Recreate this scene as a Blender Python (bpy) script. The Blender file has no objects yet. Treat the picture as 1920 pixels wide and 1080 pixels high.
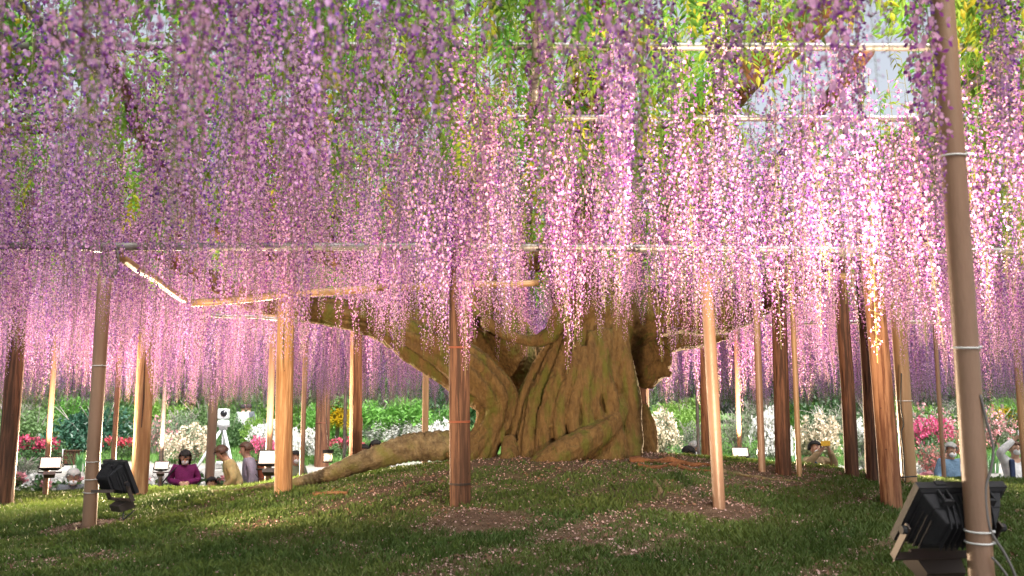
import bpy, math, random
import numpy as np
from mathutils import Vector, Matrix, Euler, noise

rng = np.random.default_rng(7)
random.seed(7)
scene = bpy.context.scene
col = scene.collection
R = math.radians

# ------------------------------------------------------------------ camera, sky, sun, exposure
EYE = Vector((0.0, 0.0, 1.7)); TILT = R(8.1); FPX = 1800.0
cam_data = bpy.data.cameras.new('camera'); cam = bpy.data.objects.new('camera', cam_data); col.objects.link(cam)
cam.location = EYE; cam.rotation_euler = (R(90) + TILT, 0, 0)
cam_data.sensor_width = 36.0; cam_data.lens = FPX / 1920 * 36.0
cam_data.clip_start = 0.05; cam_data.clip_end = 2000
cam_data.dof.use_dof = True; cam_data.dof.focus_distance = 8.8; cam_data.dof.aperture_fstop = 3.8
scene.camera = cam

SUN_EL, SUN_AZ = R(58), R(155)          # azimuth measured from +Y towards +X
world = bpy.data.worlds.new('World'); scene.world = world; world.use_nodes = True
wn = world.node_tree.nodes; wl = world.node_tree.links
bg = wn['Background']
skyn = wn.new('ShaderNodeTexSky'); skyn.sky_type = 'NISHITA'; skyn.sun_disc = False
skyn.sun_elevation = SUN_EL; skyn.sun_rotation = SUN_AZ
skyn.air_density = 1.0; skyn.dust_density = 5.0; skyn.ozone_density = 1.0
hsv = wn.new('ShaderNodeHueSaturation'); hsv.inputs['Saturation'].default_value = 0.35    # thin overcast: a paler sky all round
wl.new(skyn.outputs[0], hsv.inputs['Color']); wl.new(hsv.outputs[0], bg.inputs[0]); bg.inputs[1].default_value = 0.14
sun_d = bpy.data.lights.new('sun', 'SUN'); sun_d.energy = 5.0; sun_d.angle = R(22); sun_d.color = (1.0, 0.97, 0.93)
sun = bpy.data.objects.new('sun', sun_d); col.objects.link(sun); sun.location = (0, -5, 40)
sdir = Vector((math.cos(SUN_EL) * math.sin(SUN_AZ), math.cos(SUN_EL) * math.cos(SUN_AZ), math.sin(SUN_EL)))
sun.rotation_euler = (-sdir).to_track_quat('-Z', 'Y').to_euler()
vs = scene.view_settings
vs.view_transform = 'Standard'; vs.look = 'None'; vs.gamma = 1.0; vs.use_curve_mapping = False; vs.exposure = 0.92
cy = scene.cycles
cy.use_denoising = True
try: cy.denoiser = 'OPENIMAGEDENOISE'
except Exception: pass
cy.max_bounces = 4; cy.diffuse_bounces = 2; cy.glossy_bounces = 2; cy.transmission_bounces = 3; cy.transparent_max_bounces = 4
cy.sample_clamp_indirect = 4.0; cy.caustics_reflective = False; cy.caustics_refractive = False
LAMP_GAIN = 1.4

# ------------------------------------------------------------------ pixel / ground helpers
CT, ST = math.cos(TILT), math.sin(TILT)
def ray(px, py):
    cx = (px - 960) / FPX; cyy = (540 - py) / FPX
    return Vector((cx, CT - ST * cyy, ST + CT * cyy))
def at(px, py, Y):
    d = ray(px, py); return EYE + d * (Y / d.y)
def at_z(px, py, z):
    d = ray(px, py); return EYE + d * ((z - EYE.z) / d.z)
def pxr(r, Y): return r * Y / FPX

def sstep(a, b, x):
    t = np.clip((x - a) / (b - a), 0, 1); return t * t * (3 - 2 * t)
def cheap(x, y, f, s):
    return (np.sin(x * f * 1.3 + s) * np.cos(y * f * 0.9 + s * 1.7) + 0.6 * np.sin(x * f * 2.1 - y * f * 1.7 + s * 2.3)
            + 0.4 * np.cos(x * f * 3.3 + y * f * 4.1 + s)) / 2.0
_sy = np.array([-400, 13.4, 14.6, 16.2, 16.5, 17.2, 18, 20, 25, 35, 60, 120, 900.])
_sz = np.array([-0.15, -0.15, -0.15, -0.15, 0.3, 0.58, 0.74, 0.95, 1.2, 1.6, 2.4, 3.0, 3.0])
HEAPS = [(880, 985, 0.10, 0.34), (1352, 958, 0.06, 0.28), (400, 902, 0.10, 0.5), (168, 985, .03, .3)]
_heap_xy = []
def gz(x, y):
    x = np.asarray(x, float); y = np.asarray(y, float)
    base = np.interp(y, _sy, _sz)
    mound = 0.88 + 0.013 * x + 0.54 * np.exp(-((x - 0.75) ** 2 / (2 * 2.3 ** 2) + (y - 10.2) ** 2 / (2 * 2.1 ** 2)))
    mound = mound + 0.05 * cheap(x, y, 0.8, 1.0) + 0.018 * cheap(x, y, 3.1, 2.0)
    for hx, hy, hz, hr in _heap_xy:
        mound = mound + hz * np.exp(-((x - hx) ** 2 + (y - hy) ** 2) / (2 * (hr * 0.5) ** 2))
    far = 13.2 + 0.25 * np.sin(x * 0.7)
    m = sstep(1.0, 3.2, y) * (1 - sstep(far, far + 1.2, y)) * (1 - sstep(13, 16, np.abs(x)))
    return base * (1 - m) + mound * m
def ground_hit(px, py, y0=2.5, y1=40):
    d = ray(px, py); prev = y0
    for Y in np.arange(y0, y1, 0.02):
        p = EYE + d * (Y / d.y)
        if p.z <= float(gz(p.x, p.y)): return Vector((p.x, p.y, float(gz(p.x, p.y))))
    p = EYE + d * (y1 / d.y); return Vector((p.x, p.y, float(gz(p.x, p.y))))
for hpx, hpy, hz, hr in HEAPS:
    h = ground_hit(hpx, hpy); _heap_xy.append((h.x, h.y, hz, hr))

# ------------------------------------------------------------------ materials
def mat(name, base, rough=0.7, var=None, scale=8.0, bump=0.0, bscale=40.0, metal=0.0, stretch=None, rand=0.0, transl=0.0, spec=0.5, third=None, detail=5.0, lo=0.36, hi=0.64):
    """Principled material; base and var colours mixed by noise; rand = per-object value jitter; transl = translucent share."""
    m = bpy.data.materials.new(name); m.use_nodes = True
    n = m.node_tree.nodes; l = m.node_tree.links
    p = n['Principled BSDF']; out = n['Material Output']
    p.inputs['Roughness'].default_value = rough; p.inputs['Metallic'].default_value = metal
    p.inputs['Specular IOR Level'].default_value = spec
    colsock = None
    tc = n.new('ShaderNodeTexCoord'); vec = tc.outputs['Object']
    if stretch:
        mp = n.new('ShaderNodeMapping'); mp.inputs['Scale'].default_value = stretch; l.new(vec, mp.inputs[0]); vec = mp.outputs[0]
    rgb = n.new('ShaderNodeRGB'); rgb.outputs[0].default_value = (*base, 1); colsock = rgb.outputs[0]
    if var:
        nt = n.new('ShaderNodeTexNoise'); nt.inputs['Scale'].default_value = scale; nt.inputs['Detail'].default_value = detail
        nt.inputs['Roughness'].default_value = 0.65; l.new(vec, nt.inputs['Vector'])
        cr = n.new('ShaderNodeValToRGB'); cr.color_ramp.elements[0].position = lo; cr.color_ramp.elements[1].position = hi
        cr.color_ramp.elements[0].color = (*base, 1); cr.color_ramp.elements[1].color = (*var, 1)
        l.new(nt.outputs['Fac'], cr.inputs[0]); colsock = cr.outputs[0]
        if third:
            n3 = n.new('ShaderNodeTexNoise'); n3.inputs['Scale'].default_value = scale * 0.37; n3.inputs['Detail'].default_value = 4
            l.new(vec, n3.inputs['Vector'])
            r3 = n.new('ShaderNodeValToRGB'); r3.color_ramp.elements[0].position = 0.5; r3.color_ramp.elements[1].position = 0.66
            l.new(n3.outputs['Fac'], r3.inputs[0])
            mx = n.new('ShaderNodeMixRGB'); mx.inputs[2].default_value = (*third, 1); l.new(r3.outputs[0], mx.inputs[0]); l.new(colsock, mx.inputs[1])
            colsock = mx.outputs[0]
    if rand:
        oi = n.new('ShaderNodeObjectInfo'); mr = n.new('ShaderNodeMapRange')
        mr.inputs[3].default_value = 1 - rand; mr.inputs[4].default_value = 1 + rand
        l.new(oi.outputs['Random'], mr.inputs[0])
        hs = n.new('ShaderNodeHueSaturation'); l.new(mr.outputs[0], hs.inputs['Value']); l.new(colsock, hs.inputs['Color'])
        m2 = n.new('ShaderNodeMath'); m2.operation = 'FRACT'; m3 = n.new('ShaderNodeMath'); m3.operation = 'MULTIPLY'; m3.inputs[1].default_value = 13.7
        l.new(oi.outputs['Random'], m3.inputs[0]); l.new(m3.outputs[0], m2.inputs[0])
        mh = n.new('ShaderNodeMapRange'); mh.inputs[3].default_value = 0.5 - rand * 0.12; mh.inputs[4].default_value = 0.5 + rand * 0.12
        l.new(m2.outputs[0], mh.inputs[0]); l.new(mh.outputs[0], hs.inputs['Hue'])
        colsock = hs.outputs[0]
    l.new(colsock, p.inputs['Base Color'])
    if bump:
        bn = n.new('ShaderNodeTexNoise'); bn.inputs['Scale'].default_value = bscale; bn.inputs['Detail'].default_value = 6
        l.new(vec, bn.inputs['Vector'])
        bu = n.new('ShaderNodeBump'); bu.inputs['Strength'].default_value = bump; bu.inputs['Distance'].default_value = 0.02
        l.new(bn.outputs['Fac'], bu.inputs['Height']); l.new(bu.outputs[0], p.inputs['Normal'])
    if transl:
        tb = n.new('ShaderNodeBsdfTranslucent'); l.new(colsock, tb.inputs['Color'])
        ms = n.new('ShaderNodeMixShader'); ms.inputs[0].default_value = transl
        l.new(p.outputs[0], ms.inputs[1]); l.new(tb.outputs[0], ms.inputs[2]); l.new(ms.outputs[0], out.inputs['Surface'])
    return m
def emit(name, colr, strength):
    m = bpy.data.materials.new(name); m.use_nodes = True
    p = m.node_tree.nodes['Principled BSDF']; p.inputs['Base Color'].default_value = (0.8, 0.8, 0.8, 1)
    p.inputs['Emission Color'].default_value = (*colr, 1); p.inputs['Emission Strength'].default_value = strength
    return m
M = {}
M['banner'] = mat('petal_banner', (0.54, 0.305, 0.54), 0.6, rand=0.32, transl=0.25, spec=0.2)
M['keel'] = mat('petal_keel', (0.27, 0.08, 0.41), 0.55, rand=0.32, transl=0.2, spec=0.2)
M['stem'] = mat('raceme_stem', (0.15, 0.15, 0.05), 0.7, transl=0.2)
M['wbanner'] = mat('white_petal', (0.78, 0.76, 0.74), 0.6, transl=0.3)
M['ybanner'] = mat('yellow_petal', (0.80, 0.58, 0.03), 0.6, transl=0.3)
M['leaf'] = mat('wisteria_leaf', (0.16, 0.31, 0.05), 0.5, rand=0.3, transl=0.62, spec=0.3)
M['leafy'] = mat('wisteria_leaf_yellow', (0.30, 0.34, 0.03), 0.5, rand=0.3, transl=0.55, spec=0.3)
M['bark'] = mat('trunk_bark', (0.062, 0.036, 0.014), 0.9, (0.122, 0.075, 0.028), 24.0, 1.0, 48.0, third=(0.068, 0.066, 0.013), spec=0.2, stretch=(1, 1, .3), lo=.34, hi=.66, detail=9.0)
M['limb'] = mat('limb_bark', (0.085, 0.042, 0.02), 0.9, (0.16, 0.08, 0.036), 9.0, 1.0, 30.0, spec=0.25)
M['root'] = mat('root_bark', (0.085, 0.06, 0.033), 0.92, (0.19, 0.145, 0.08), 14.0, 1.0, 45.0, third=(0.13, 0.12, 0.04), spec=0.2)
M['rootred'] = mat('root_lamplit', (0.19, 0.08, 0.034), 0.9, (0.11, 0.045, 0.02), 16.0, 1.0, 60.0, spec=0.2)  # orange lamplight on the right-hand roots is put into this bark colour
def wood(name, a, b, c):
    return mat(name, a, 0.8, b, 19.0, 0.7, 40.0, stretch=(1.6, 1.6, 0.12), third=c, spec=0.25, detail=9.0, lo=.43, hi=.57)
M['wood_pale'] = wood('post_wood_pale', (0.26, 0.135, 0.06), (0.38, 0.23, 0.115), (0.19, 0.09, 0.042))
M['wood_red'] = wood('post_wood_red', (0.052, 0.024, 0.015), (0.125, 0.062, 0.036), (0.036, 0.018, 0.012))
M['wood_brown'] = wood('post_wood_brown', (0.12, 0.05, 0.026), (0.24, 0.115, 0.06), (0.09, 0.038, 0.022))
M['wood_dark'] = wood('post_wood_dark', (0.045, 0.02, 0.013), (0.13, 0.058, 0.033), (0.03, 0.016, 0.011))
M['wood_peel'] = wood('post_wood_peeling', (0.30, 0.155, 0.085), (0.12, 0.048, 0.026), (0.16, 0.07, 0.038))
M['crack'] = mat('wood_crack', (0.035, 0.016, 0.009), 0.95)
M['pole'] = mat('brown_painted_pole', (0.22, 0.13, 0.085), 0.42, (0.17, 0.095, 0.06), 3.0, 0.12, 60.0, spec=0.5, third=(0.25, 0.155, 0.10), stretch=(2, 2, .5))
M['pole_tan'] = mat('tan_painted_pole', (0.30, 0.185, 0.095), 0.45, (0.24, 0.14, 0.07), 3.0, 0.1, 60.0, stretch=(2, 2, .5))
M['steel'] = mat('galvanised_steel', (0.27, 0.265, 0.27), 0.48, (0.17, 0.15, 0.14), 12.0, 0.08, 50.0, metal=0.6)
M['clamp'] = mat('clamp_steel', (0.30, 0.29, 0.28), 0.5, metal=0.7)
M['black'] = mat('lamp_housing', (0.018, 0.018, 0.022), 0.55, (0.026, 0.026, 0.03), 20, 0.1, 80, spec=.15)
M['bracket'] = mat('lamp_bracket', (0.06, 0.045, 0.04), 0.5, metal=0.3)
M['cable'] = mat('grey_cable', (0.12, 0.11, 0.11), 0.6)
M['wire_red'] = mat('rusty_wire', (0.22, 0.06, 0.03), 0.7)
M['wire_black'] = mat('black_wire', (0.015, 0.015, 0.015), 0.6)
M['tie'] = mat('white_cable_tie', (0.55, 0.55, 0.56), 0.5)
M['glass_lit'] = emit('lit_lens', (1.0, 0.70, 0.38), 60.0)
_n = M['glass_lit'].node_tree.nodes; _l = M['glass_lit'].node_tree.links                 # hot centre, warm edge
_t = _n.new('ShaderNodeTexCoord'); _g = _n.new('ShaderNodeVectorMath'); _g.operation = 'SUBTRACT'; _g.inputs[1].default_value = (.5, .5, .5); _l.new(_t.outputs['Generated'], _g.inputs[0])
_d = _n.new('ShaderNodeVectorMath'); _d.operation = 'LENGTH'; _l.new(_g.outputs[0], _d.inputs[0]); _r = _n.new('ShaderNodeMapRange'); _r.inputs[1].default_value = .22; _r.inputs[2].default_value = .60; _r.inputs[3].default_value = 40; _r.inputs[4].default_value = 0.25
_l.new(_d.outputs['Value'], _r.inputs[0]); _l.new(_r.outputs[0], _n['Principled BSDF'].inputs['Emission Strength'])
M['glass_dim'] = emit('lit_lens_away', (1.0, 0.80, 0.55), 20.0)
M['white'] = mat('white_enamel', (0.70, 0.72, 0.74), 0.4)
M['lens'] = mat('dark_glass', (0.02, 0.02, 0.025), 0.15)
M['azleaf'] = mat('shrub_leaf', (0.085, 0.15, 0.05), 0.5, rand=0.3, transl=0.3)
M['greyleaf'] = mat('shrub_leaf_grey', (0.19, 0.235, 0.145), 0.6, rand=0.25, transl=0.3)
M['darkleaf'] = mat('evergreen_leaf', (0.035, 0.105, 0.06), 0.4, rand=0.25, transl=0.15)
M['brightleaf'] = mat('bright_leaf', (0.16, 0.33, 0.06), 0.5, rand=0.2, transl=0.4)
M['blade'] = mat('iris_blade', (0.10, 0.26, 0.085), 0.45, transl=0.35)
M['f_red'] = mat('azalea_red', (0.50, 0.06, 0.12), 0.6, rand=0.1, transl=0.25)
M['f_pink'] = mat('azalea_pink', (0.74, 0.13, 0.32), 0.6, rand=0.1, transl=0.25)
M['f_coral'] = mat('azalea_coral', (0.66, 0.26, 0.22), 0.6, rand=0.1, transl=0.25)
M['f_white'] = mat('azalea_white', (0.80, 0.79, 0.76), 0.6, transl=0.25)
M['f_cream'] = mat('azalea_cream', (0.78, 0.66, 0.50), 0.6, transl=0.25)
M['f_lpink'] = mat('bedding_pink', (0.74, 0.34, 0.38), 0.6, transl=0.25)
M['twig'] = mat('twig_bark', (0.20, 0.17, 0.15), 0.85, (0.32, 0.29, 0.26), 10)
M['bgtrunk'] = mat('tree_bark', (0.10, 0.075, 0.055), 0.9, (0.15, 0.12, 0.09), 8, 0.6, 20)
M['treeleaf'] = mat('tree_leaf', (0.07, 0.14, 0.05), 0.5, rand=0.3, transl=0.3)
M['treeleaf2'] = mat('tree_leaf_light', (0.16, 0.29, 0.09), 0.5, rand=0.25, transl=0.4)
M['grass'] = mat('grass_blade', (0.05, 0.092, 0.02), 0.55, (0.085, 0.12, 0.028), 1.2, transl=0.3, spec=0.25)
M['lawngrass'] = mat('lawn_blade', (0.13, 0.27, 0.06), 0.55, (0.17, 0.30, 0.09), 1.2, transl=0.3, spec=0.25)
M['petal'] = mat('fallen_petal', (0.46, 0.32, 0.31), 0.7, (0.22, 0.13, 0.10), 30.0, spec=0.2)
M['litter'] = mat('dead_leaf', (0.16, 0.09, 0.055), 0.85, (0.10, 0.05, 0.03), 20.0)

# ------------------------------------------------------------------ mesh helpers
class MB:
    def __init__(s): s.v = []; s.f = []; s.m = []
    def add(s, verts, faces, mi=0):
        o = len(s.v); s.v.extend([tuple(p) for p in verts]); s.f.extend([tuple(i + o for i in f) for f in faces]); s.m.extend([mi] * len(faces))
    def box(s, c, size, mi=0, rot=None):
        hx, hy, hz = [k / 2 for k in size]
        vs_ = [Vector((x, y, z)) for x in (-hx, hx) for y in (-hy, hy) for z in (-hz, hz)]
        if rot is not None: vs_ = [rot @ p for p in vs_]
        s.add([Vector(c) + p for p in vs_], [(0, 1, 3, 2), (4, 6, 7, 5), (0, 4, 5, 1), (2, 3, 7, 6), (0, 2, 6, 4), (1, 5, 7, 3)], mi)
    def frustum(s, y0, w0, h0, y1, w1, h1, mi=0, zc1=0.0):
        a = [(-w0 / 2, y0, -h0 / 2), (w0 / 2, y0, -h0 / 2), (w0 / 2, y0, h0 / 2), (-w0 / 2, y0, h0 / 2)]
        b = [(-w1 / 2, y1, zc1 - h1 / 2), (w1 / 2, y1, zc1 - h1 / 2), (w1 / 2, y1, zc1 + h1 / 2), (-w1 / 2, y1, zc1 + h1 / 2)]
        s.add(a + b, [(3, 2, 1, 0), (4, 5, 6, 7), (0, 1, 5, 4), (1, 2, 6, 5), (2, 3, 7, 6), (3, 0, 4, 7)], mi)
    def tube(s, pts, rad, n=10, mi=0, cap=True, fn=None):
        pts = [Vector(p) for p in pts]
        if not hasattr(rad, '__len__'): rad = [rad] * len(pts)
        o = len(s.v); up = None
        for i, p in enumerate(pts):
            t = (pts[min(i + 1, len(pts) - 1)] - pts[max(i - 1, 0)]).normalized()
            if up is None:
                up = Vector((0, 0, 1)) if abs(t.z) < 0.9 else Vector((0, -1, 0))
            x = (up - t * up.dot(t)).normalized(); up = x; y = t.cross(x)
            for k in range(n):
                a = 2 * math.pi * k / n; r = rad[i]
                if fn: r *= fn(a, i / (len(pts) - 1), i)
                s.v.append(tuple(p + x * (math.cos(a) * r) + y * (math.sin(a) * r)))
        for i in range(len(pts) - 1):
            for k in range(n):
                a = o + i * n + k; b = o + i * n + (k + 1) % n
                s.f.append((a, b, b + n, a + n)); s.m.append(mi)
        if cap:
            s.f.append(tuple(o + k for k in reversed(range(n)))); s.m.append(mi)
            e = o + (len(pts) - 1) * n; s.f.append(tuple(e + k for k in range(n))); s.m.append(mi)
    def mesh(s, name, mats, smooth=True):
        me = bpy.data.meshes.new(name); me.from_pydata(s.v, [], s.f)
        for mm in mats: me.materials.append(mm)
        me.polygons.foreach_set('material_index', s.m)
        me.polygons.foreach_set('use_smooth', [smooth] * len(s.f)); me.update(); return me
    def build(s, name, mats, parent=None, smooth=True, loc=(0, 0, 0)):
        if not isinstance(mats, (list, tuple)): mats = [mats]
        return link(name, s.mesh(name, mats, smooth), parent, loc)
def link(name, data, parent=None, loc=(0, 0, 0), rot=(0, 0, 0), scale=(1, 1, 1)):
    o = bpy.data.objects.new(name, data); col.objects.link(o); o.parent = parent
    o.location = loc; o.rotation_euler = rot; o.scale = scale; return o
def tag(o, label, cat, group=None):
    o['label'] = label; o['category'] = cat
    if group: o['group'] = group
    return o
def empty(name, loc, rot=(0, 0, 0)):
    o = bpy.data.objects.new(name, None); col.objects.link(o); o.location = loc; o.rotation_euler = rot; o.empty_display_size = 0.1; return o
def tri_mesh(name, V, F, mats, mi=None, smooth=False):
    """V (n,3), F (m,k) numpy; one mesh."""
    me = bpy.data.meshes.new(name); k = F.shape[1]
    me.vertices.add(len(V)); me.vertices.foreach_set('co', V.astype(np.float32).ravel())
    me.loops.add(F.size); me.loops.foreach_set('vertex_index', F.astype(np.int32).ravel())
    me.polygons.add(len(F)); me.polygons.foreach_set('loop_start', np.arange(0, F.size, k, dtype=np.int32))
    me.polygons.foreach_set('loop_total', np.full(len(F), k, dtype=np.int32))
    for mm in mats: me.materials.append(mm)
    if mi is not None: me.polygons.foreach_set('material_index', mi.astype(np.int32))
    me.polygons.foreach_set('use_smooth', np.full(len(F), smooth)); me.update(calc_edges=True); me.validate(); return me
def spline(pts, n):
    """Catmull-Rom through rows of pts (any width), n samples."""
    P = np.array(pts, float); P = np.vstack([2 * P[0] - P[1], P, 2 * P[-1] - P[-2]]); k = len(P) - 3
    out = []
    for u in np.linspace(0, k - 1e-6, n):
        i = int(u); t = u - i; a, b, c, d = P[i:i + 4]
        out.append(0.5 * (2 * b + (c - a) * t + (2 * a - 5 * b + 4 * c - d) * t * t + (3 * b - a - 3 * c + d) * t ** 3))
    return np.array(out)
def leaf_quads(P, size, tilt_rand=1.0, aspect=0.5, down=0.0):
    """Diamond leaves (two tris folded) at points P; returns V,F(3)."""
    n = len(P); a = rng.normal(size=(n, 3)); a[:, 2] = a[:, 2] * tilt_rand - down
    a /= np.linalg.norm(a, axis=1)[:, None]
    b = rng.normal(size=(n, 3)); b -= (b * a).sum(1)[:, None] * a; b /= np.linalg.norm(b, axis=1)[:, None]
    c = np.cross(a, b); s = size * rng.uniform(0.6, 1.3, n)[:, None]
    V = np.stack([P, P + a * s * 0.5 + b * s * aspect * 0.5 + c * s * 0.08, P + a * s, P + a * s * 0.5 - b * s * aspect * 0.5 + c * s * 0.08], 1).reshape(-1, 3)
    i = np.arange(n)[:, None] * 4
    F = np.concatenate([i + [0, 1, 2], i + [0, 2, 3]], 0); return V, F

# ================================================================== GROUND
xs = np.concatenate([[-700, -300, -120, -60, -35, -24], np.arange(-18, 18.01, 0.14), [24, 35, 60, 120, 300, 700]])
ys = np.concatenate([[-300, -80, -30, -10, -4, -1], np.arange(0, 22, 0.12), np.arange(22, 40, 0.5), [45, 55, 70, 100, 150, 300, 900]])
X, Y = np.meshgrid(xs, ys); Z = gz(X, Y)
def grassiness(x, y):
    """0 = bare soil and petals, 1 = thick grass (on the mound)."""
    g = 0.67 + 0.34 * cheap(x, y, 1.1, 4.0) + 0.36 * cheap(x, y, 2.9, 9.0) + 0.34 * cheap(x, y, 6.9, 5.0) + 0.25 * cheap(x, y, 15.0, 1.0)
    g = g - 0.28 * np.exp(-((x - 0.3) ** 2 / 5.0 + (y - 8.6) ** 2 / 2.2)) - 0.8 * np.exp(-((x - 0.7) ** 2 / 2.5 + (y - 9.9) ** 2 / 1.2))
    g = g + 0.35 * np.exp(-((x + 4.0) ** 2 / 6 + (y - 10) ** 2 / 8)) + 0.3 * sstep(9.5, 12.5, y)
    for hx, hy, hz, hr in _heap_xy: g = g - 1.6 * np.exp(-((x - hx) ** 2 + (y - hy) ** 2) / (2 * (hr * 0.62) ** 2))
    return np.clip(g, 0, 1)
ny_, nx_ = X.shape
idx = np.arange(ny_ * nx_).reshape(ny_, nx_)
F = np.stack([idx[:-1, :-1], idx[:-1, 1:], idx[1:, 1:], idx[1:, :-1]], -1).reshape(-1, 4)
gm = bpy.data.materials.new('ground_soil_and_lawn'); gm.use_nodes = True
n = gm.node_tree.nodes; l = gm.node_tree.links; p = n['Principled BSDF']; p.inputs['Roughness'].default_value = 0.95; p.inputs['Specular IOR Level'].default_value = 0.15
va = n.new('ShaderNodeVertexColor'); va.layer_name = 'cover'
sep = n.new('ShaderNodeSeparateColor'); l.new(va.outputs[0], sep.inputs[0])
tc = n.new('ShaderNodeTexCoord')
def nz(sc, det=6):
    t = n.new('ShaderNodeTexNoise'); t.inputs['Scale'].default_value = sc; t.inputs['Detail'].default_value = det; t.inputs['Roughness'].default_value = 0.7; l.new(tc.outputs['Object'], t.inputs['Vector']); return t.outputs['Fac']
def ramp(sock, c0, c1, p0=0.35, p1=0.65):
    r = n.new('ShaderNodeValToRGB'); r.color_ramp.elements[0].position = p0; r.color_ramp.elements[1].position = p1
    r.color_ramp.elements[0].color = (*c0, 1); r.color_ramp.elements[1].color = (*c1, 1); l.new(sock, r.inputs[0]); return r.outputs[0]
def mixc(f, a, b):
    x = n.new('ShaderNodeMixRGB'); l.new(f, x.inputs[0]); l.new(a, x.inputs[1]); l.new(b, x.inputs[2]); return x.outputs[0]
soil = ramp(nz(18), (0.06, 0.036, 0.024), (0.125, 0.08, 0.056))
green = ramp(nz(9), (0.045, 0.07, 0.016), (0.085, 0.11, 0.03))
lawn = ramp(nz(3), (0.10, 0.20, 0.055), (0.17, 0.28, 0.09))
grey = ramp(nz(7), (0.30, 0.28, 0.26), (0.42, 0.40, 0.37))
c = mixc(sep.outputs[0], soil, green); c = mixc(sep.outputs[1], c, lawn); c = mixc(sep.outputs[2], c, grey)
l.new(c, p.inputs['Base Color'])
bu = n.new('ShaderNodeBump'); bu.inputs['Strength'].default_value = 0.8; bu.inputs['Distance'].default_value = 0.03; l.new(nz(35), bu.inputs['Height']); l.new(bu.outputs[0], p.inputs['Normal'])
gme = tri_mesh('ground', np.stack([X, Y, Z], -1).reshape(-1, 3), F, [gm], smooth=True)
ca = gme.color_attributes.new('cover', 'FLOAT_COLOR', 'POINT')
cov = np.ones((ny_ * nx_, 4), np.float32); xf, yf = X.ravel(), Y.ravel()
cov[:, 0] = grassiness(xf, yf) * 0.8
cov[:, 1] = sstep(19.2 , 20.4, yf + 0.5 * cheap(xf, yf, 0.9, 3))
cov[:, 2] = sstep(13.9, 14.4, yf) * (1 - sstep(19.2, 20.4, yf + 0.5 * cheap(xf, yf, 0.9, 3)))
cov[:, 2] = np.maximum(cov[:, 2], 1 - sstep(0.6, 1.4, yf))
ca.data.foreach_set('color', cov.ravel())
ground = link('ground', gme); ground['kind'] = 'structure'

# ================================================================== WISTERIA TREE
base = ground_hit(1060, 868)
BASE = Vector((0.6, 10.1, float(gz(0.6, 10.1))))
tree = tag(empty('wisteria_tree', BASE), 'ancient wisteria with two fluted mossy trunks and hanging pink purple blossom', 'tree')

def tube_px(rows, n):
    """rows of (px, py, Y, r_px) -> world path + radii"""
    pts = []
    for a, b, Yd, r in rows:
        q = at(a, b, Yd); pts.append((q.x, q.y, q.z, pxr(r, Yd)))
    return spline(pts, n)
def flute(nf, amp, seed, sharp=0.55, fade=None, twist=0.0, even=False):
    r_ = np.random.default_rng(seed); ph = r_.uniform(0, 6.28, 6)
    def fn(a, t, i):
        w = 0.55 * math.sin(3.1 * t + ph[0]) + 0.30 * math.sin(7.0 * t + ph[1] + a) + twist * t
        aa = a + 0.28 * math.sin(2 * a + ph[2] + 1.5 * t) + w * 0.45 + 0.10 * math.sin(11 * t + 3 * a + ph[4])
        lob = abs(math.sin(aa * nf / 2)) ** sharp
        big = 0.5 + 0.5 * math.sin(3 * a + ph[3] + 2.2 * t)
        k = amp * (0.35 + 0.75 * big) if not even else amp
        if fade: k *= fade(t)
        return 1 - k + k * lob * 1.5 + 0.025 * math.sin(5 * a + 9 * t + ph[5])
    return fn
tb = MB()
def trunk_tube(rows, nseg, nang, fn=None):
    S = tube_px(rows, nseg); tb.tube(S[:, :3], list(S[:, 3]), nang, fn=fn)
# main right trunk
trunk_tube([(1064, 930, 10.08, 104), (1067, 875, 10.08, 99), (1073, 820, 10.08, 95), (1082, 760, 10.08, 88), (1096, 700, 10.08, 80), (1108, 645, 10.1, 68), (1114, 590, 10.1, 66), (1085, 525, 9.8, 56), (1085, 440, 9.2, 42)], 120, 240,
           flute(19, 0.05, 3, 0.42, lambda t: 1.0 if t < 0.45 else max(0.12, 1 - (t - 0.45) * 3.0), even=True))
# right limb
trunk_tube([(1100, 690, 10.1, 60), (1140, 630, 10.08, 56), (1200, 592, 10.0, 50), (1270, 580, 9.9, 47), (1345, 585, 9.85, 42), (1430, 555, 9.7, 34)], 60, 90, flute(9, 0.05, 5))
trunk_tube([(1150, 650, 10.35, 34), (1220, 640, 10.45, 30), (1300, 634, 10.45, 20), (1352, 628, 10.45, 12)], 30, 40, flute(6, 0.05, 6))
# burl with a stub
trunk_tube([(1165, 640, 10.3, 40), (1195, 668, 10.3, 46), (1218, 690, 10.3, 40), (1238, 694, 10.25, 22), (1250, 700, 10.2, 9), (1258, 703, 10.2, 5)], 40, 60, flute(5, 0.06, 7))
trunk_tube([(1222, 668, 10.25, 26), (1240, 672, 10.22, 22), (1250, 690, 10.2, 10)], 16, 30, flute(5, 0.1, 77))
# left leg sweeping into the left limb
trunk_tube([(868, 880, 9.8, 40), (893, 848, 9.85, 33), (915, 812, 9.9, 29), (930, 780, 9.95, 31), (926, 748, 9.95, 38), (892, 710, 9.92, 46), (845, 674, 9.88, 46), (785, 636, 9.82, 42), (715, 602, 9.75, 36), (640, 588, 9.7, 28), (560, 580, 9.6, 22)], 130, 120, flute(11, 0.17, 11, 0.45))
# rear left trunk
trunk_tube([(985, 890, 11.0, 42), (978, 800, 11.0, 42), (955, 735, 10.95, 50), (905, 672, 10.8, 62), (850, 620, 10.6, 64), (790, 566, 10.4, 52), (720, 510, 10.1, 40), (630, 470, 9.8, 30)], 80, 110, flute(10, 0.05, 13))
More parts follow.
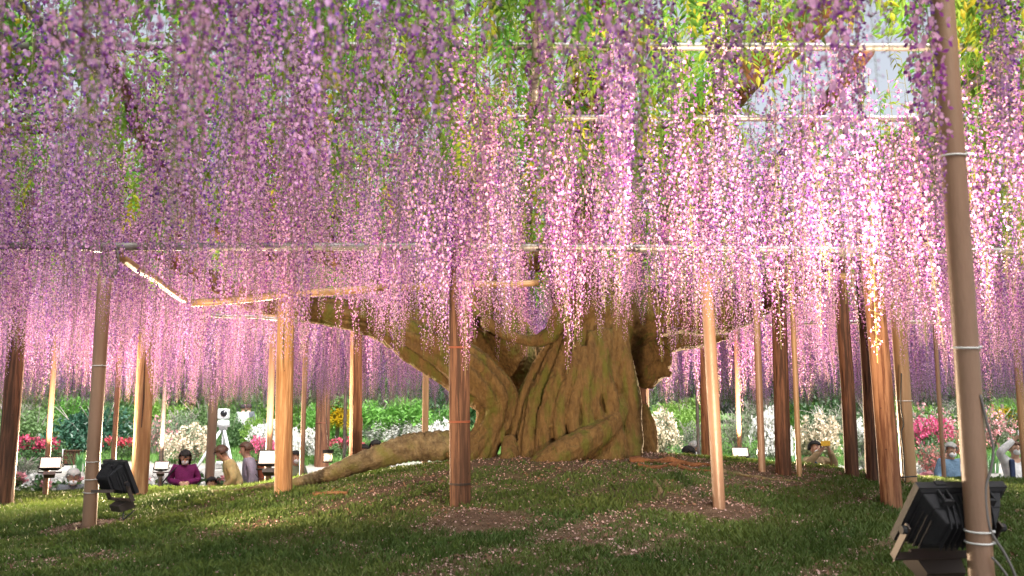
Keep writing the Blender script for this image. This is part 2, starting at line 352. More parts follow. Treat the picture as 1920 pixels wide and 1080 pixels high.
# middle limb
trunk_tube([(1010, 840, 10.85, 45), (1000, 750, 10.85, 45), (976, 680, 10.75, 48), (938, 615, 10.5, 46), (905, 550, 10.1, 40), (880, 470, 9.6, 30)], 60, 90, flute(7, 0.05, 17))
# smooth U-shaped bridging branch
trunk_tube([(905, 600, 9.95, 12), (955, 630, 9.85, 11), (1000, 640, 9.8, 11), (1032, 628, 9.78, 14), (1048, 600, 9.75, 17), (1054, 560, 9.7, 15), (1075, 520, 9.6, 15)], 50, 24, flute(4, 0.03, 19))
# front buttress root
trunk_tube([(1160, 710, 9.9, 14), (1163, 762, 9.72, 17), (1145, 798, 9.56, 21), (1103, 826, 9.43, 25), (1060, 848, 9.33, 27), (1020, 872, 9.26, 24), (985, 892, 9.25, 16)], 70, 70, flute(9, 0.08, 23, 0.6))
trunk_tube([(1135, 812, 9.66, 15), (1128, 850, 9.58, 20), (1118, 890, 9.52, 28)], 20, 70, flute(11, 0.10, 24))
# strands down the right side
trunk_tube([(1160, 610, 9.82, 18), (1168, 680, 9.75, 19), (1185, 760, 9.75, 18), (1183, 820, 9.75, 22), (1172, 880, 9.7, 28)], 60, 40, flute(4, 0.08, 29))
trunk_tube([(1140, 620, 9.78, 14), (1130, 690, 9.66, 15), (1146, 760, 9.62, 15), (1150, 820, 9.6, 22), (1140, 880, 9.6, 36)], 60, 36, flute(4, 0.08, 31))
trunk_tube([(1200, 760, 10.3, 14), (1208, 815, 10.25, 22), (1212, 865, 10.2, 24), (1220, 900, 10.2, 26)], 30, 36, flute(5, 0.08, 37))
for k, (a, b) in enumerate([((955, 850), (945, 885)), ((1000, 862), (985, 890)), ((880, 850), (845, 880))]):
    trunk_tube([(a[0], a[1] - 30, 9.8, 12), (a[0], a[1], 9.7, 16), (b[0], b[1], 9.55, 14), (b[0] + (b[0] - a[0]) * .6, b[1] + 25, 9.4, 9)], 20, 20, flute(4, .08, 50 + k))
# rope-like strands of wood down the front of the main trunk
T1 = np.array([(925, 1062, 126), (875, 1066, 121), (820, 1072, 116), (760, 1080, 108), (700, 1094, 98), (645, 1106, 80), (590, 1114, 70)][::-1], float)
def strand(rows, seed):
    out = []
    for px, py, r in rows:
        cx = np.interp(py, T1[:, 0], T1[:, 1]); Rm = np.interp(py, T1[:, 0], T1[:, 2]); Rm = Rm - .72 * r; dx = min(abs(px - cx), Rm * .97)
        out.append((px, py, 10.08 - pxr(math.sqrt(Rm ** 2 - dx ** 2), 9.7), r))
    out = [(a, b, c_, r_ * .98) for a, b, c_, r_ in out]; trunk_tube(out, 90, 32, flute(6, .15, seed, twist=1.2))
for k, rows in enumerate([
    [(1040, 640, 9), (1015, 685, 15), (985, 750, 18), (968, 800, 17), (962, 850, 16), (958, 885, 15)],
    [(1052, 630, 8), (1036, 675, 13), (1008, 745, 16), (996, 800, 15), (994, 850, 16), (990, 885, 16)],
    [(1066, 625, 7), (1056, 672, 11), (1032, 740, 13), (1022, 800, 13), (1024, 850, 15), (1030, 885, 14)],
    [(1084, 640, 6), (1074, 690, 10), (1055, 745, 12), (1047, 795, 12), (1056, 840, 11), (1070, 870, 10)],
    [(1096, 650, 6), (1090, 700, 9), (1078, 750, 11), (1074, 795, 11), (1086, 830, 10), (1095, 860, 10)],
    [(1108, 620, 7), (1108, 670, 10), (1098, 730, 12), (1102, 780, 12), (1100, 815, 11), (1110, 850, 10)],
    [(1122, 610, 7), (1126, 660, 10), (1122, 710, 11), (1116, 755, 10), (1126, 790, 11), (1132, 840, 12)],
    [(1060, 650, 5), (1046, 710, 8), (1018, 770, 8), (1010, 830, 7), (1008, 880, 8)],
    [(1004, 715, 6), (985, 790, 8), (978, 840, 8), (974, 885, 8)],
    [(1150, 660, 7), (1152, 700, 9), (1162, 740, 9), (1168, 800, 10), (1165, 860, 14)]]): strand(rows, 200 + k)
leg = [(868, 880, 9.8, 40), (893, 848, 9.85, 33), (915, 812, 9.9, 29), (930, 780, 9.95, 31), (926, 748, 9.95, 38), (892, 710, 9.92, 46), (845, 674, 9.88, 46), (785, 636, 9.82, 42), (715, 602, 9.75, 36), (640, 588, 9.7, 28)]
for k, off in enumerate((-.82, -.42, 0.0, .42, .82)):
    rows = []
    for i, (a, b, Yd, r) in enumerate(leg):
        p0 = leg[max(i - 1, 0)]; p1 = leg[min(i + 1, len(leg) - 1)]; tx_, ty_ = p1[0] - p0[0], p1[1] - p0[1]; ll_ = math.hypot(tx_, ty_); wob = off + .08 * math.sin(i * 1.7 + k * 2)
        rows.append((a - ty_ / ll_ * r * wob, b + tx_ / ll_ * r * wob, Yd - pxr(r * math.sqrt(max(0, 1 - wob * wob)), 9.8) * 1.06, r * (.26 if i < 6 else .22) * (1.0 if i < 8 else .5)))
    trunk_tube(rows, 90, 28, flute(5, .15, 300 + k, twist=1.0))
tme = tb.mesh('trunk_raw', [M['bark']])
tob = bpy.data.objects.new('trunk_raw', tme); col.objects.link(tob)
rm = tob.modifiers.new('r', 'REMESH'); rm.mode = 'VOXEL'; rm.voxel_size = 0.0125; rm.use_smooth_shade = True
sm_ = tob.modifiers.new('s', 'SMOOTH'); sm_.factor = 0.45; sm_.iterations = 1
dg = bpy.context.evaluated_depsgraph_get()
trunk_me = bpy.data.meshes.new_from_object(tob.evaluated_get(dg)); bpy.data.objects.remove(tob)
nv = len(trunk_me.vertices); co = np.empty(nv * 3, np.float32); trunk_me.vertices.foreach_get('co', co); co = co.reshape(-1, 3)
no = np.empty(nv * 3, np.float32); trunk_me.vertices.foreach_get('normal', no); no = no.reshape(-1, 3)
disp = np.array([0.020 * noise.noise(Vector(q) * 3.2) + 0.010 * noise.noise(Vector((q[0] * 16, q[1] * 16, q[2] * 4.5))) + 0.008 * noise.noise(Vector(q) * 34) for q in co])
co = co + no * disp[:, None]; co -= np.array(BASE)
trunk_me.vertices.foreach_set('co', co.astype(np.float32).ravel()); trunk_me.name = 'trunk'
trunk_me.materials.clear(); trunk_me.materials.append(M['bark'])
trunk_me.polygons.foreach_set('use_smooth', [True] * len(trunk_me.polygons)); trunk_me.update()
trunk = link('trunk', trunk_me, tree)

def tree_part(name, mb, mats):
    o = mb.build(name, mats, tree); o.location = -BASE; return o
# long ringed root lying along the ground
def rings(seed):
    r_ = np.random.default_rng(seed); ph = r_.uniform(0, 6, 3)
    return lambda a, t, i: 1 + 0.15 * (abs(math.sin(t * 95 + 0.8 * math.sin(a + ph[0]) + 2 * math.sin(t * 17))) ** 0.5 - 0.6) + 0.07 * math.sin(2 * a + t * 9 + ph[1]) + 0.04 * math.sin(5 * a + t * 31 + ph[2])
mb = MB(); S = tube_px([(900, 838, 10.0, 30), (845, 836, 9.9, 27), (800, 836, 9.85, 25), (755, 843, 9.8, 23), (690, 862, 9.75, 19), (620, 888, 9.7, 15), (575, 902, 9.7, 12), (520, 914, 9.65, 9), (430, 926, 9.6, 6)], 190)
mb.tube(S[:, :3], list(S[:, 3]), 28, fn=rings(5)); tree_part('root', mb, M['root'])
def ground_root(name, rows, m, seed, n=60):
    r_ = np.random.default_rng(seed); pts = []
    for a, b, r in rows:
        h = ground_hit(a, b); pts.append((h.x, h.y, h.z + pxr(r, h.y) * 0.05, pxr(r, h.y)))
    S = spline(pts, n); mb = MB(); ph = r_.uniform(0, 6, 2)
    mb.tube(S[:, :3], list(S[:, 3]), 12, fn=lambda a, t, i: 1 + .22 * math.sin(3 * a + 12 * t + ph[0]) + .2 * math.sin(23 * t + ph[1]) + .15 * math.sin(5 * a - 31 * t)); tree_part(name, mb, m)
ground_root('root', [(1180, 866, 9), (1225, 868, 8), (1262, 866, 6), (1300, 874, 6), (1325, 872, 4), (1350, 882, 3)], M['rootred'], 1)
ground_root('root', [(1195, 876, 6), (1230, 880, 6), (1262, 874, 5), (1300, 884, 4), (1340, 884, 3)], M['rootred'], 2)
ground_root('root', [(1340, 882, 4), (1390, 892, 4), (1440, 899, 3), (1520, 906, 2)], M['root'], 3)
ground_root('root', [(560, 906, 5), (480, 916, 5), (400, 926, 5), (300, 936, 4), (230, 942, 3)], M['root'], 4)
ground_root('root', [(1225, 905, 4), (1238, 920, 4), (1230, 935, 3), (1250, 948, 2)], M['root'], 8)
# limbs that carry on over the trellis
ROOF = 3.72
def limb(rows, seed, n=60, na=14, mat_='limb', amp=0.13):
    """rows of (x,y,z,r) world"""
    S = spline(rows, n); r_ = np.random.default_rng(seed); ph = r_.uniform(0, 6, 4)
    S[:, 0] += 0.04 * np.sin(np.linspace(0, 14, n) + ph[0]); S[:, 2] += 0.03 * np.sin(np.linspace(0, 11, n) + ph[1])
    mb = MB(); mb.tube(S[:, :3], list(np.maximum(S[:, 3], 0.008)), na, fn=lambda a, t, i: 1 + amp * abs(math.sin(2.5 * a + 8 * t + ph[2])) - amp * .5 + amp * .5 * math.sin(4 * a + 40 * t + ph[3]) * math.sin(17 * t))
    tree_part('limb', mb, M[mat_]); return S
def W(px, py, Yd, rpx): q = at(px, py, Yd); return (q.x, q.y, q.z, pxr(rpx, Yd))
limb([W(1085, 470, 9.4, 50), W(1088, 360, 8.6, 48), W(1100, 240, 7.4, 46), W(1110, 130, 6.3, 42), W(1120, 20, 5.6, 34), W(1140, -120, 5.0, 22)], 1)
limb([W(1090, 420, 9.3, 34), W(1180, 320, 8.9, 32), W(1280, 240, 7.8, 42), W(1390, 150, 6.6, 46), W(1510, 30, 5.7, 44), W(1620, -80, 5.2, 26)], 2)
limb([W(1420, 560, 9.7, 34), W(1530, 505, 9.5, 30), W(1640, 450, 9.3, 26), W(1780, 380, 9.0, 24), W(1950, 290, 8.6, 20)], 3)
limb([W(640, 475, 9.8, 30), W(600, 380, 9.0, 32), W(565, 270, 7.8, 32), W(580, 150, 6.6, 32), W(600, 20, 5.7, 30)], 4)
limb([W(880, 475, 9.6, 28), W(860, 350, 8.8, 24), W(850, 220, 7.6, 22), W(825, 60, 6.2, 26), W(800, -60, 5.3, 22)], 5)
limb([W(570, 582, 9.6, 22), W(480, 560, 9.5, 20), W(380, 520, 9.4, 18), W(250, 450, 9.0, 16), W(90, 410, 8.7, 14), W(-80, 380, 8.4, 12)], 6)
limb([W(640, 472, 9.8, 28), W(500, 440, 9.6, 24), W(330, 420, 9.4, 22), W(130, 405, 9.1, 20), W(-100, 370, 8.8, 16)], 7)
limb([W(590, 470, 9.4, 18), W(480, 480, 8.6, 14), W(390, 420, 7.6, 11), W(290, 280, 6.2, 11), W(230, 180, 5.4, 11), W(150, 40, 4.6, 11)], 8)
limb([W(1640, 450, 9.3, 22), W(1740, 300, 8.0, 20), W(1800, 200, 7.0, 18), W(1850, 40, 6.0, 18), W(1890, -60, 5.3, 16)], 9)
limb([W(1180, 470, 10.2, 34), W(1300, 420, 11.0, 30), W(1440, 430, 12.5, 26), W(1600, 440, 14, 22), W(1800, 440, 15, 18)], 10)
limb([W(900, 480, 10.3, 30), W(780, 430, 11.5, 26), W(640, 420, 13, 22), W(480, 430, 14.5, 18)], 11)
limb([W(1000, 480, 10.3, 30), W(990, 430, 12.0, 26), W(1010, 440, 14.0, 22), W(980, 460, 17.0, 18)], 12)
rl = np.random.default_rng(21)
for k in range(22):                                                # secondary branches lying on the trellis
    a = rl.uniform(0, 6.283); r0 = rl.uniform(1.5, 4.5); x0 = 0.5 + r0 * math.cos(a); y0 = 10 + r0 * math.sin(a) * 0.9
    rows = []; L_ = rl.uniform(3, 6); h = a + rl.uniform(-.5, .5); x, y = x0, y0
    for j in range(6):
        rows.append((x, y, ROOF + 0.12 + 0.12 * rl.normal(), 0.055 * (1 - j / 7) + 0.012)); x += L_ / 5 * math.cos(h); y += L_ / 5 * math.sin(h); h += rl.uniform(-.5, .5)
    if min(r_[1] for r_ in rows) > 6.2: limb(rows, 100 + k, 40, 9)

# ---- racemes
def raceme_mesh(name, seed, L=1.2, n=125, mats=('banner', 'keel', 'stem'), fs=0.0185):
    r = np.random.default_rng(seed); V = []; Fq = []; mi = []
    bend = r.uniform(-0.05, 0.05, 2)
    def axis(t): return np.array([bend[0] * t * t + 0.008 * math.sin(9 * t + seed), bend[1] * t * t + 0.008 * math.cos(7 * t + seed), -L * t])
    for i in range(n):
        t = ((i + r.uniform(0, .9)) / n) ** 0.93; t0 = 0.05 + 0.93 * t
        if r.random() < 0.05 + 0.45 * max(0, 1 - t / .34): continue
        c = axis(t0); a = i * 2.39996 + r.normal() * 0.5
        pl = (0.044 * (1 - t) ** 0.4 + 0.010) * r.uniform(0.7, 1.25)
        o = np.array([math.cos(a), math.sin(a), 0.0]); ped = c + o * pl + np.array([0, 0, -0.35 * pl * r.uniform(-.3, 1.6)])
        s = fs * (1.0 - 0.78 * max(0, t - 0.6) / 0.4) * r.uniform(0.78, 1.2) * (0.72 + 0.28 * min(1, t / .4))
        roll = r.normal() * 0.5; yaw = r.normal() * 0.55
        o = np.array([math.cos(a + yaw), math.sin(a + yaw), 0.0])
        w = np.array([-math.sin(a + yaw), math.cos(a + yaw), 0.0]); u = np.array([0, 0, 1.0])
        pit = r.normal() * 0.35 - 0.15
        o, u = o * math.cos(pit) + u * math.sin(pit), u * math.cos(pit) - o * math.sin(pit)
        w, u = w * math.cos(roll) + u * math.sin(roll), u * math.cos(roll) - w * math.sin(roll)
        b = len(V); q = ped
        pts = [q, q + s * (.30 * o + .42 * u + .62 * w), q + s * (.22 * o + .98 * u + .38 * w), q + s * (.02 * o + .92 * u), q + s * (.22 * o + .98 * u - .38 * w), q + s * (.30 * o + .42 * u - .62 * w),
               q + s * (.62 * o - .02 * u + .30 * w), q + s * (1.08 * o - .32 * u), q + s * (.55 * o - .52 * u), q + s * (.62 * o - .02 * u - .30 * w)]
        V.extend(pts); Fq += [(b, b + 1, b + 2, b + 3), (b, b + 3, b + 4, b + 5), (b, b + 6, b + 7, b + 8), (b, b + 8, b + 7, b + 9)]; mi += [0, 0, 1, 1]
        b = len(V); e = 0.0011; V.extend([c - w * e, c + w * e, ped + w * e, ped - w * e]); Fq.append((b, b + 1, b + 2, b + 3)); mi.append(2)
    mbx = MB(); mbx.tube([axis(t) for t in np.linspace(0, 1, 10)], list(np.linspace(0.0022, 0.001, 10)), 4, cap=False)
    b = len(V); V.extend([np.array(v) for v in mbx.v]); Fq += [tuple(k + b for k in f) for f in mbx.f]; mi += [2] * len(mbx.f)
    return tri_mesh(name, np.array(V), np.array(Fq), [M[k] for k in mats], np.array(mi), smooth=False)
RAC = [raceme_mesh('raceme', 100 + k, L=1.2, n=nn) for k, nn in enumerate((200, 180, 215, 172, 190, 205))]

def inst_group(name, sources, parent=None, P=None, rot=None, scl=None, idx=None):
    """One object that instances the source objects on its points (geometry nodes)."""
    me = bpy.data.meshes.new(name); me.vertices.add(len(P)); me.vertices.foreach_set('co', P.astype(np.float32).ravel())
    a = me.attributes.new('rot', 'FLOAT_VECTOR', 'POINT'); a.data.foreach_set('vector', rot.astype(np.float32).ravel())
    a = me.attributes.new('scl', 'FLOAT_VECTOR', 'POINT'); a.data.foreach_set('vector', scl.astype(np.float32).ravel())
    a = me.attributes.new('idx', 'INT', 'POINT'); a.data.foreach_set('value', idx.astype(np.int32))
    me.update(); o = link(name, me, parent); o['kind'] = 'stuff'
    ng = bpy.data.node_groups.new(name, 'GeometryNodeTree')
    ng.interface.new_socket('Geometry', in_out='INPUT', socket_type='NodeSocketGeometry')
    ng.interface.new_socket('Geometry', in_out='OUTPUT', socket_type='NodeSocketGeometry')
    nn = ng.nodes; ll = ng.links
    gi = nn.new('NodeGroupInput'); go = nn.new('NodeGroupOutput'); iop = nn.new('GeometryNodeInstanceOnPoints'); jn = nn.new('GeometryNodeJoinGeometry')
    for s in sources:
        oi = nn.new('GeometryNodeObjectInfo'); oi.transform_space = 'ORIGINAL'; oi.inputs['Object'].default_value = s; oi.inputs['As Instance'].default_value = True
        ll.new(oi.outputs['Geometry'], jn.inputs[0])
    def attr(nm, ty):
        a = nn.new('GeometryNodeInputNamedAttribute'); a.data_type = ty; a.inputs['Name'].default_value = nm; return a.outputs['Attribute']
    e2r = nn.new('FunctionNodeEulerToRotation'); ll.new(attr('rot', 'FLOAT_VECTOR'), e2r.inputs[0])
    ll.new(gi.outputs[0], iop.inputs['Points']); ll.new(jn.outputs[0], iop.inputs['Instance']); iop.inputs['Pick Instance'].default_value = True
    ll.new(attr('idx', 'INT'), iop.inputs['Instance Index']); ll.new(e2r.outputs[0], iop.inputs['Rotation']); ll.new(attr('scl', 'FLOAT_VECTOR'), iop.inputs['Scale'])
    ll.new(iop.outputs[0], go.inputs[0])
    md = o.modifiers.new('instances', 'NODES'); md.node_group = ng; return o

rr = np.random.default_rng(33)
P = []
yv = -2.0
while yv < 17.0:
    dens = 9 if yv < 1.4 else (16 if yv < 4.2 else (20 if yv < 7.5 else (24 if yv < 12 else 31)))
    step = 0.3
    half = 0.60 * max(yv, 4) + 1.2
    k = rr.poisson(dens * step * 2 * half)
    xv = rr.uniform(-half, half, k); yy = rr.uniform(yv, yv + step, k)
    P.append(np.stack([xv, yy], 1)); yv += step
P = np.concatenate(P)
clump = 0.5 + 0.5 * cheap(P[:, 0], P[:, 1], 2.3, 6.0) + 0.35 * cheap(P[:, 0], P[:, 1], 6.1, 2.0)
keep = rr.uniform(size=len(P)) < np.clip(0.25 + 0.9 * clump, 0.1, 1)
extra = [(rr.uniform(-4.5, 4.5), rr.uniform(6.0, 6.6)) for _ in range(70)]            # strands hanging in front of the front rail and posts
for hp_, r_ in ((533, 8.2), (861, 7.2), (1671, 7.0), (259, 8.6), (1350, 6.5), (1706, 8.0)):
    extra += [((hp_ - 960) / FPX * r_ + rr.normal(0, .14), r_ - rr.uniform(.1, .7)) for _ in range(15)]
P = np.vstack([P, np.array(extra)]); keep = np.append(keep, np.ones(len(extra), bool))
# keep the blossom out of the trunk's own limbs and thin over the sky gap
keep &= ~((P[:, 1] < 1.55) & (np.hypot(P[:, 0], P[:, 1]) < np.where((P[:, 0] < .1) & (P[:, 1] > 1.0), 1.25, 1.75)) & (P[:, 1] > -1.2))
keep &= ~((np.abs(P[:, 0] - 0.7) < 0.5) & (np.abs(P[:, 1] - 9.9) < 0.5))
P = P[keep]; N = len(P)
top = ROOF + rr.normal(0, 0.06, N) + 0.05 * cheap(P[:, 0], P[:, 1], 1.1, 1)
tip = 2.43 + rr.normal(0, 0.17, N) + 0.10 * cheap(P[:, 0], P[:, 1], 1.6, 8) + 0.25 * (rr.uniform(size=N) < 0.25)
tip = tip - 0.56 * sstep(10.5, 13.5, P[:, 1]) + 0.2 * np.exp(-((P[:, 0] - .9) ** 2 / 4.5 + (P[:, 1] - 9.2) ** 2 / 1.6))
Lr = np.clip(top - tip, 0.55, 1.75)
PX = 960 + P[:, 0] / np.maximum(P[:, 1], .1) * FPX
inframe = (np.abs(PX - 960) < 1010) & (P[:, 1] > 1.5)
sz = Lr * FPX / P[:, 1] * inframe                                  # how large each shows
order = np.argsort(-np.where(inframe & (P[:, 1] > 1.9), Lr / np.maximum(P[:, 1], .1), -1))
first = order[:290]; rest = np.setdiff1d(np.arange(N), first)
near = [(60, 2.0, 2.2), (110, 1.55, 2.12), (180, 1.45, 2.1), (230, 1.62, 2.05), (300, 1.75, 2.15), (350, 1.6, 2.2), (385, 2.1, 2.15), (560, 2.3, 2.2), (620, 1.9, 2.1), (660, 1.7, 2.2), (722, 1.75, 2.15), (830, 1.9, 2.35), (880, 2.0, 2.2), (985, 2.3, 2.3), (1240, 2.4, 2.3), (1560, 2.6, 2.4), (1640, 4.4, 1.98), (1545, 4.6, 2.1)]
nb = np.array([((px - 960) / FPX * Yd, Yd) for px, Yd, tz in near]); P = np.vstack([P, nb]); top = np.append(top, np.full(len(nb), ROOF)); Lr = np.append(Lr, [ROOF - tz for _, _, tz in near])
first = np.append(first[:272], np.arange(N, N + len(nb))); rest = np.setdiff1d(np.arange(N), first); N = N + len(nb)
rotz = rr.uniform(0, 6.283, N); tx = rr.normal(0, 0.035, N); ty = rr.normal(0, 0.035, N); wid = rr.uniform(0.72, 1.02, N); vi = rr.integers(0, len(RAC), N)
rac_objs = []
for j, i in enumerate(first):
    o = link('raceme', RAC[vi[i]] if j >= len(RAC) else RAC[j], tree, Vector((P[i, 0], P[i, 1], top[i])) - BASE, (tx[i], ty[i], rotz[i]), (wid[i], wid[i], Lr[i] / 1.2)); rac_objs.append(o)
Q = np.column_stack([P[rest], top[rest]]) - np.array(BASE)
inst_group('racemes', rac_objs[:len(RAC)], tree, Q, np.column_stack([tx, ty, rotz])[rest], np.column_stack([wid, wid, Lr / 1.2])[rest], vi[rest])
print('racemes', N)

# ---- leaves
def compound_leaf(name, seed, m):
    r = np.random.default_rng(seed); V = []; Fq = []; mi = []
    L = 0.26; droop = r.uniform(0.5, 1.1)
    def ax(t): return np.array([L * t * (1 - 0.25 * t), 0.02 * math.sin(3 * t + seed), -droop * L * t * t * 0.8])
    lf = [(0.2 + 0.13 * k, s) for k in range(6) for s in (-1, 1)] + [(1.0, 0)]
    for t, s in lf:
        c = ax(t); d = np.array([0.55 if s else 1.0, s * 0.85, -0.45 + r.normal() * .25]); d /= np.linalg.norm(d)
        w = np.cross(d, [0, 0, 1.0]); w /= np.linalg.norm(w); up = np.cross(w, d); ll_ = 0.072 * r.uniform(.8, 1.15); ww = 0.0135
        w = w * math.cos(.4) + up * math.sin(.4) * r.uniform(-1, 1)
        b = len(V)
        V += [c, c + d * ll_ * .38 + w * ww - up * .004, c + d * ll_ * .45, c + d * ll_ * .38 - w * ww - up * .004, c + d * ll_ - up * .012]
        Fq += [(b, b + 1, b + 2), (b + 1, b + 4, b + 2), (b, b + 2, b + 3), (b + 2, b + 4, b + 3)]; mi += [0] * 4
    for k in range(4):
        a, c = ax(k / 4), ax((k + 1) / 4); b = len(V); e = np.array([0, .0015, 0]); V += [a - e, a + e, c]; Fq.append((b, b + 1, b + 2)); mi.append(1)
    return tri_mesh(name, np.array(V), np.array(Fq), [m, M['stem']], np.array(mi))
LEAF = [compound_leaf('leaf', 5 + k, M['leafy'] if k == 4 else M['leaf']) for k in range(5)]
rq = np.random.default_rng(55)
LP = []
NL = 46000
x = rq.uniform(-1, 1, NL); y = -1.5 + 17.9 * rq.uniform(0, 1, NL) ** 0.85
x = x * (0.58 * np.maximum(y, 3) + 2.5)
cl = cheap(x, y, 1.7, 3.0) + 0.5 * cheap(x, y, 4.3, 1.0)
kp = rq.uniform(size=NL) < np.clip(0.62 + 0.55 * cl, 0.12, 1)
def gap(x, y, cx, cy_, rx, ry): return ((x - cx) / rx) ** 2 + ((y - cy_) / ry) ** 2 < 1
kp &= ~(gap(x, y, 1.85, 5.5, 0.5, 1.1) | gap(x, y, 2.4, 6.3, 0.35, 0.8))
x, y = x[kp], y[kp]; NL = len(x)
z = ROOF + 0.02 + np.abs(rq.normal(0, 0.24, NL)) - 0.18 * (rq.uniform(size=NL) < 0.3) + 0.1 * cheap(x, y, 1.3, 2)
low = (rq.uniform(size=NL) < 0.05) & (y > 5.5); z = np.where(y < 5.5, np.maximum(z, ROOF + .08), z); z = np.where(low, z - rq.uniform(0.1, 0.5, NL), z)
lrot = np.column_stack([rq.normal(0, .35, NL), rq.normal(0.35, .5, NL), rq.uniform(0, 6.283, NL)]); lsc = rq.uniform(0.75, 1.2, NL)
li = rq.choice(5, NL, p=[.24, .24, .24, .23, .05])
vis = (y > 4.2) & (np.abs(x) < 0.5 * y)
o1 = np.argsort(-(vis / np.maximum(y, .5)))[:280]; o2 = np.setdiff1d(np.arange(NL), o1)
lobj = []
for j, i in enumerate(o1):
    lobj.append(link('leaf', LEAF[li[i]] if j >= 5 else LEAF[j], tree, Vector((x[i], y[i], z[i])) - BASE, tuple(lrot[i]), (lsc[i],) * 3))
inst_group('foliage', lobj[:5], tree, np.column_stack([x, y, z])[o2] - np.array(BASE), lrot[o2], np.column_stack([lsc] * 3)[o2], li[o2])

# ================================================================== TRELLIS OF PIPES
trellis = tag(empty('pipe_trellis', (0, 6.6, float(gz(0, 6.6)))), 'framework of painted metal poles and steel pipes carrying the wisteria', 'trellis')
TB = trellis.location.copy()
def trel(name, mb, m, smooth=True):
    o = mb.build(name, m, trellis, smooth); o.location = -TB; return o
def pole(px0, py0, px1, w, top_z, Yd=None, m='pole', ties=(), n=20):
    """vertical-ish metal pole; foot at pixel (px0,py0), leaning so that it passes px1 at height top_z"""
    if Yd is None: h = ground_hit(px0, py0)
    else: q = at(px0, py0, Yd); h = Vector((q.x, q.y, float(gz(q.x, q.y))))
    r = pxr(w / 2, h.y); lean = pxr(px1, h.y)
    t = Vector((h.x + lean, h.y, top_z)); f = h - Vector((0, 0, .25))
    mb = MB(); pts = [f + (t - f) * k for k in np.linspace(0, 1, 12)]; mb.tube(pts, r, n)
    po = trel('pole', mb, M[m])
    for tz in ties:
        k = (tz - f.z) / (t.z - f.z); c = f + (t - f) * k; mt = MB()
        ring = [c + Vector((math.cos(a) * (r + .003), math.sin(a) * (r + .003), .004 * math.sin(a))) for a in np.linspace(0, 2 * math.pi, 25)]
        mt.tube(ring, .0035, 6, cap=False); mt.box(c + Vector((r * .8, -r * .8, 0)), (.012, .008, .008)); o = mt.build('cable_tie', M['tie'], po)
    return h, r, t
def zpx(py, Yd): return at(960, py, Yd).z
pa = pole(167, 985, 1, 25, 2.93, ties=(zpx(880, 6.5), zpx(920, 6.5), zpx(662, 6.5), zpx(950, 6.5)))
pc = pole(1350, 950, -14, 23, 2.93)
pd = pole(1841, 1080, -3, 45, 4.1, Yd=3.5, ties=(zpx(652, 3.5), zpx(995, 3.5), zpx(1016, 3.5), zpx(293, 3.5)), n=32)
pb = pole(392, 912, 2, 17, 3.3, ties=(zpx(700, 9),))
pe = pole(1706, 908, -6, 27, 3.6, m='pole_tan', ties=(zpx(748, 8.5),))
for px_, py_, w_, Yd_, m_ in [(1429, 884, 13, None, 'pole'), (1388, 880, 9, 12.6, 'pole'), (1499, 893, 10, None, 'pole_tan'), (85, 921, 10, 12.2, 'pole'), (210, 905, 9, 13.0, 'pole'), (300, 905, 8, 14.0, 'steel'),
                              (503, 880, 12, 11.6, 'pole'), (566, 880, 9, 12.4, 'pole'), (645, 860, 6, 15.0, 'steel'), (797, 820, 12, 12.2, 'pole_tan'), (1310, 860, 6, 15.0, 'steel'), (1770, 893, 8, 12.6, 'pole'), (1921, 850, 14, 13.0, 'pole_tan')]:
    pole(px_, py_, 0, w_, ROOF, Yd=Yd_, m=m_)
def pipe(a, b, r, m='steel', name='pipe', n=14):
    mb = MB(); a = Vector(a); b = Vector(b); k = 14
    pts = [a + (b - a) * t + Vector((0, 0, -0.006 * math.sin(math.pi * t * 3))) for t in np.linspace(0, 1, k)]
    mb.tube(pts, r, n); return trel(name, mb, M[m])
for py_ in (85, 220, 318, 392):
    q = at_z(960, py_, ROOF - 0.04); pipe((-9, q.y, ROOF - 0.04), (9, q.y + 0.05, ROOF - 0.04), 0.022)
for k in range(5):
    yv = 10.4 + 1.45 * k; pipe((-12, yv, ROOF - .04), (12, yv, ROOF - .04), 0.022)
qa = at(0, 460, 6.72); qb = at(1920, 470, 6.72); dv = qb - qa
pipe(qa - dv * .25, qb + dv * .2, 0.029)
qa2 = at(1560, 478, 6.95); qb2 = at(1920, 482, 6.95); pipe(qa2, qb2 + (qb2 - qa2) * .8, 0.014)
pipe(at(360, 568, 8.3), at(720, 538, 8.5), 0.034, 'pole_tan'); pipe(at(720, 538, 8.5), at(1010, 530, 8.6), 0.030, 'pole_tan')
pipe(at(1440, 512, 8.6), at(1760, 528, 8.4), 0.03, 'pole_tan'); pipe(at(1440, 606, 11.3), at(1800, 602, 11.3), 0.022)
pipe(at(390, 590, 10.5), at(560, 600, 10.7), 0.02)
for xk in (-7.0, -4.6, -2.3, 0.1, 2.6, 5.0, 7.4):
    pipe((xk, 2.2, ROOF - .09), (xk + .15, 17.5, ROOF - .09), 0.024)
pipe(at(222, 478, 6.75), at(345, 562, 8.3), 0.03, 'pole_tan')          # braces
pipe(at(1625, 95, 5.6), at(1425, 345, 8.6), 0.05, 'wood_brown', 'beam')
pipe(at(1745, 300, 7.2), at(1545, 452, 8.8), 0.035, 'wood_brown', 'beam')
pipe(at(1250, 640, 10.6), at(1366, 632, 10.5), 0.03, 'wood_red', 'beam')
for px_, Yd_ in ((184, 6.72), (1327, 6.72), (700, 6.74), (1585, 6.72)):
    c = at(px_, 462 if px_ < 900 else 467, Yd_); mb = MB(); mb.box(c, (.075, .085, .08)); mb.tube([c + Vector((0, -.07, .02)), c + Vector((0, -.035, .02))], .014, 6); trel('clamp', mb, M['clamp'], False)
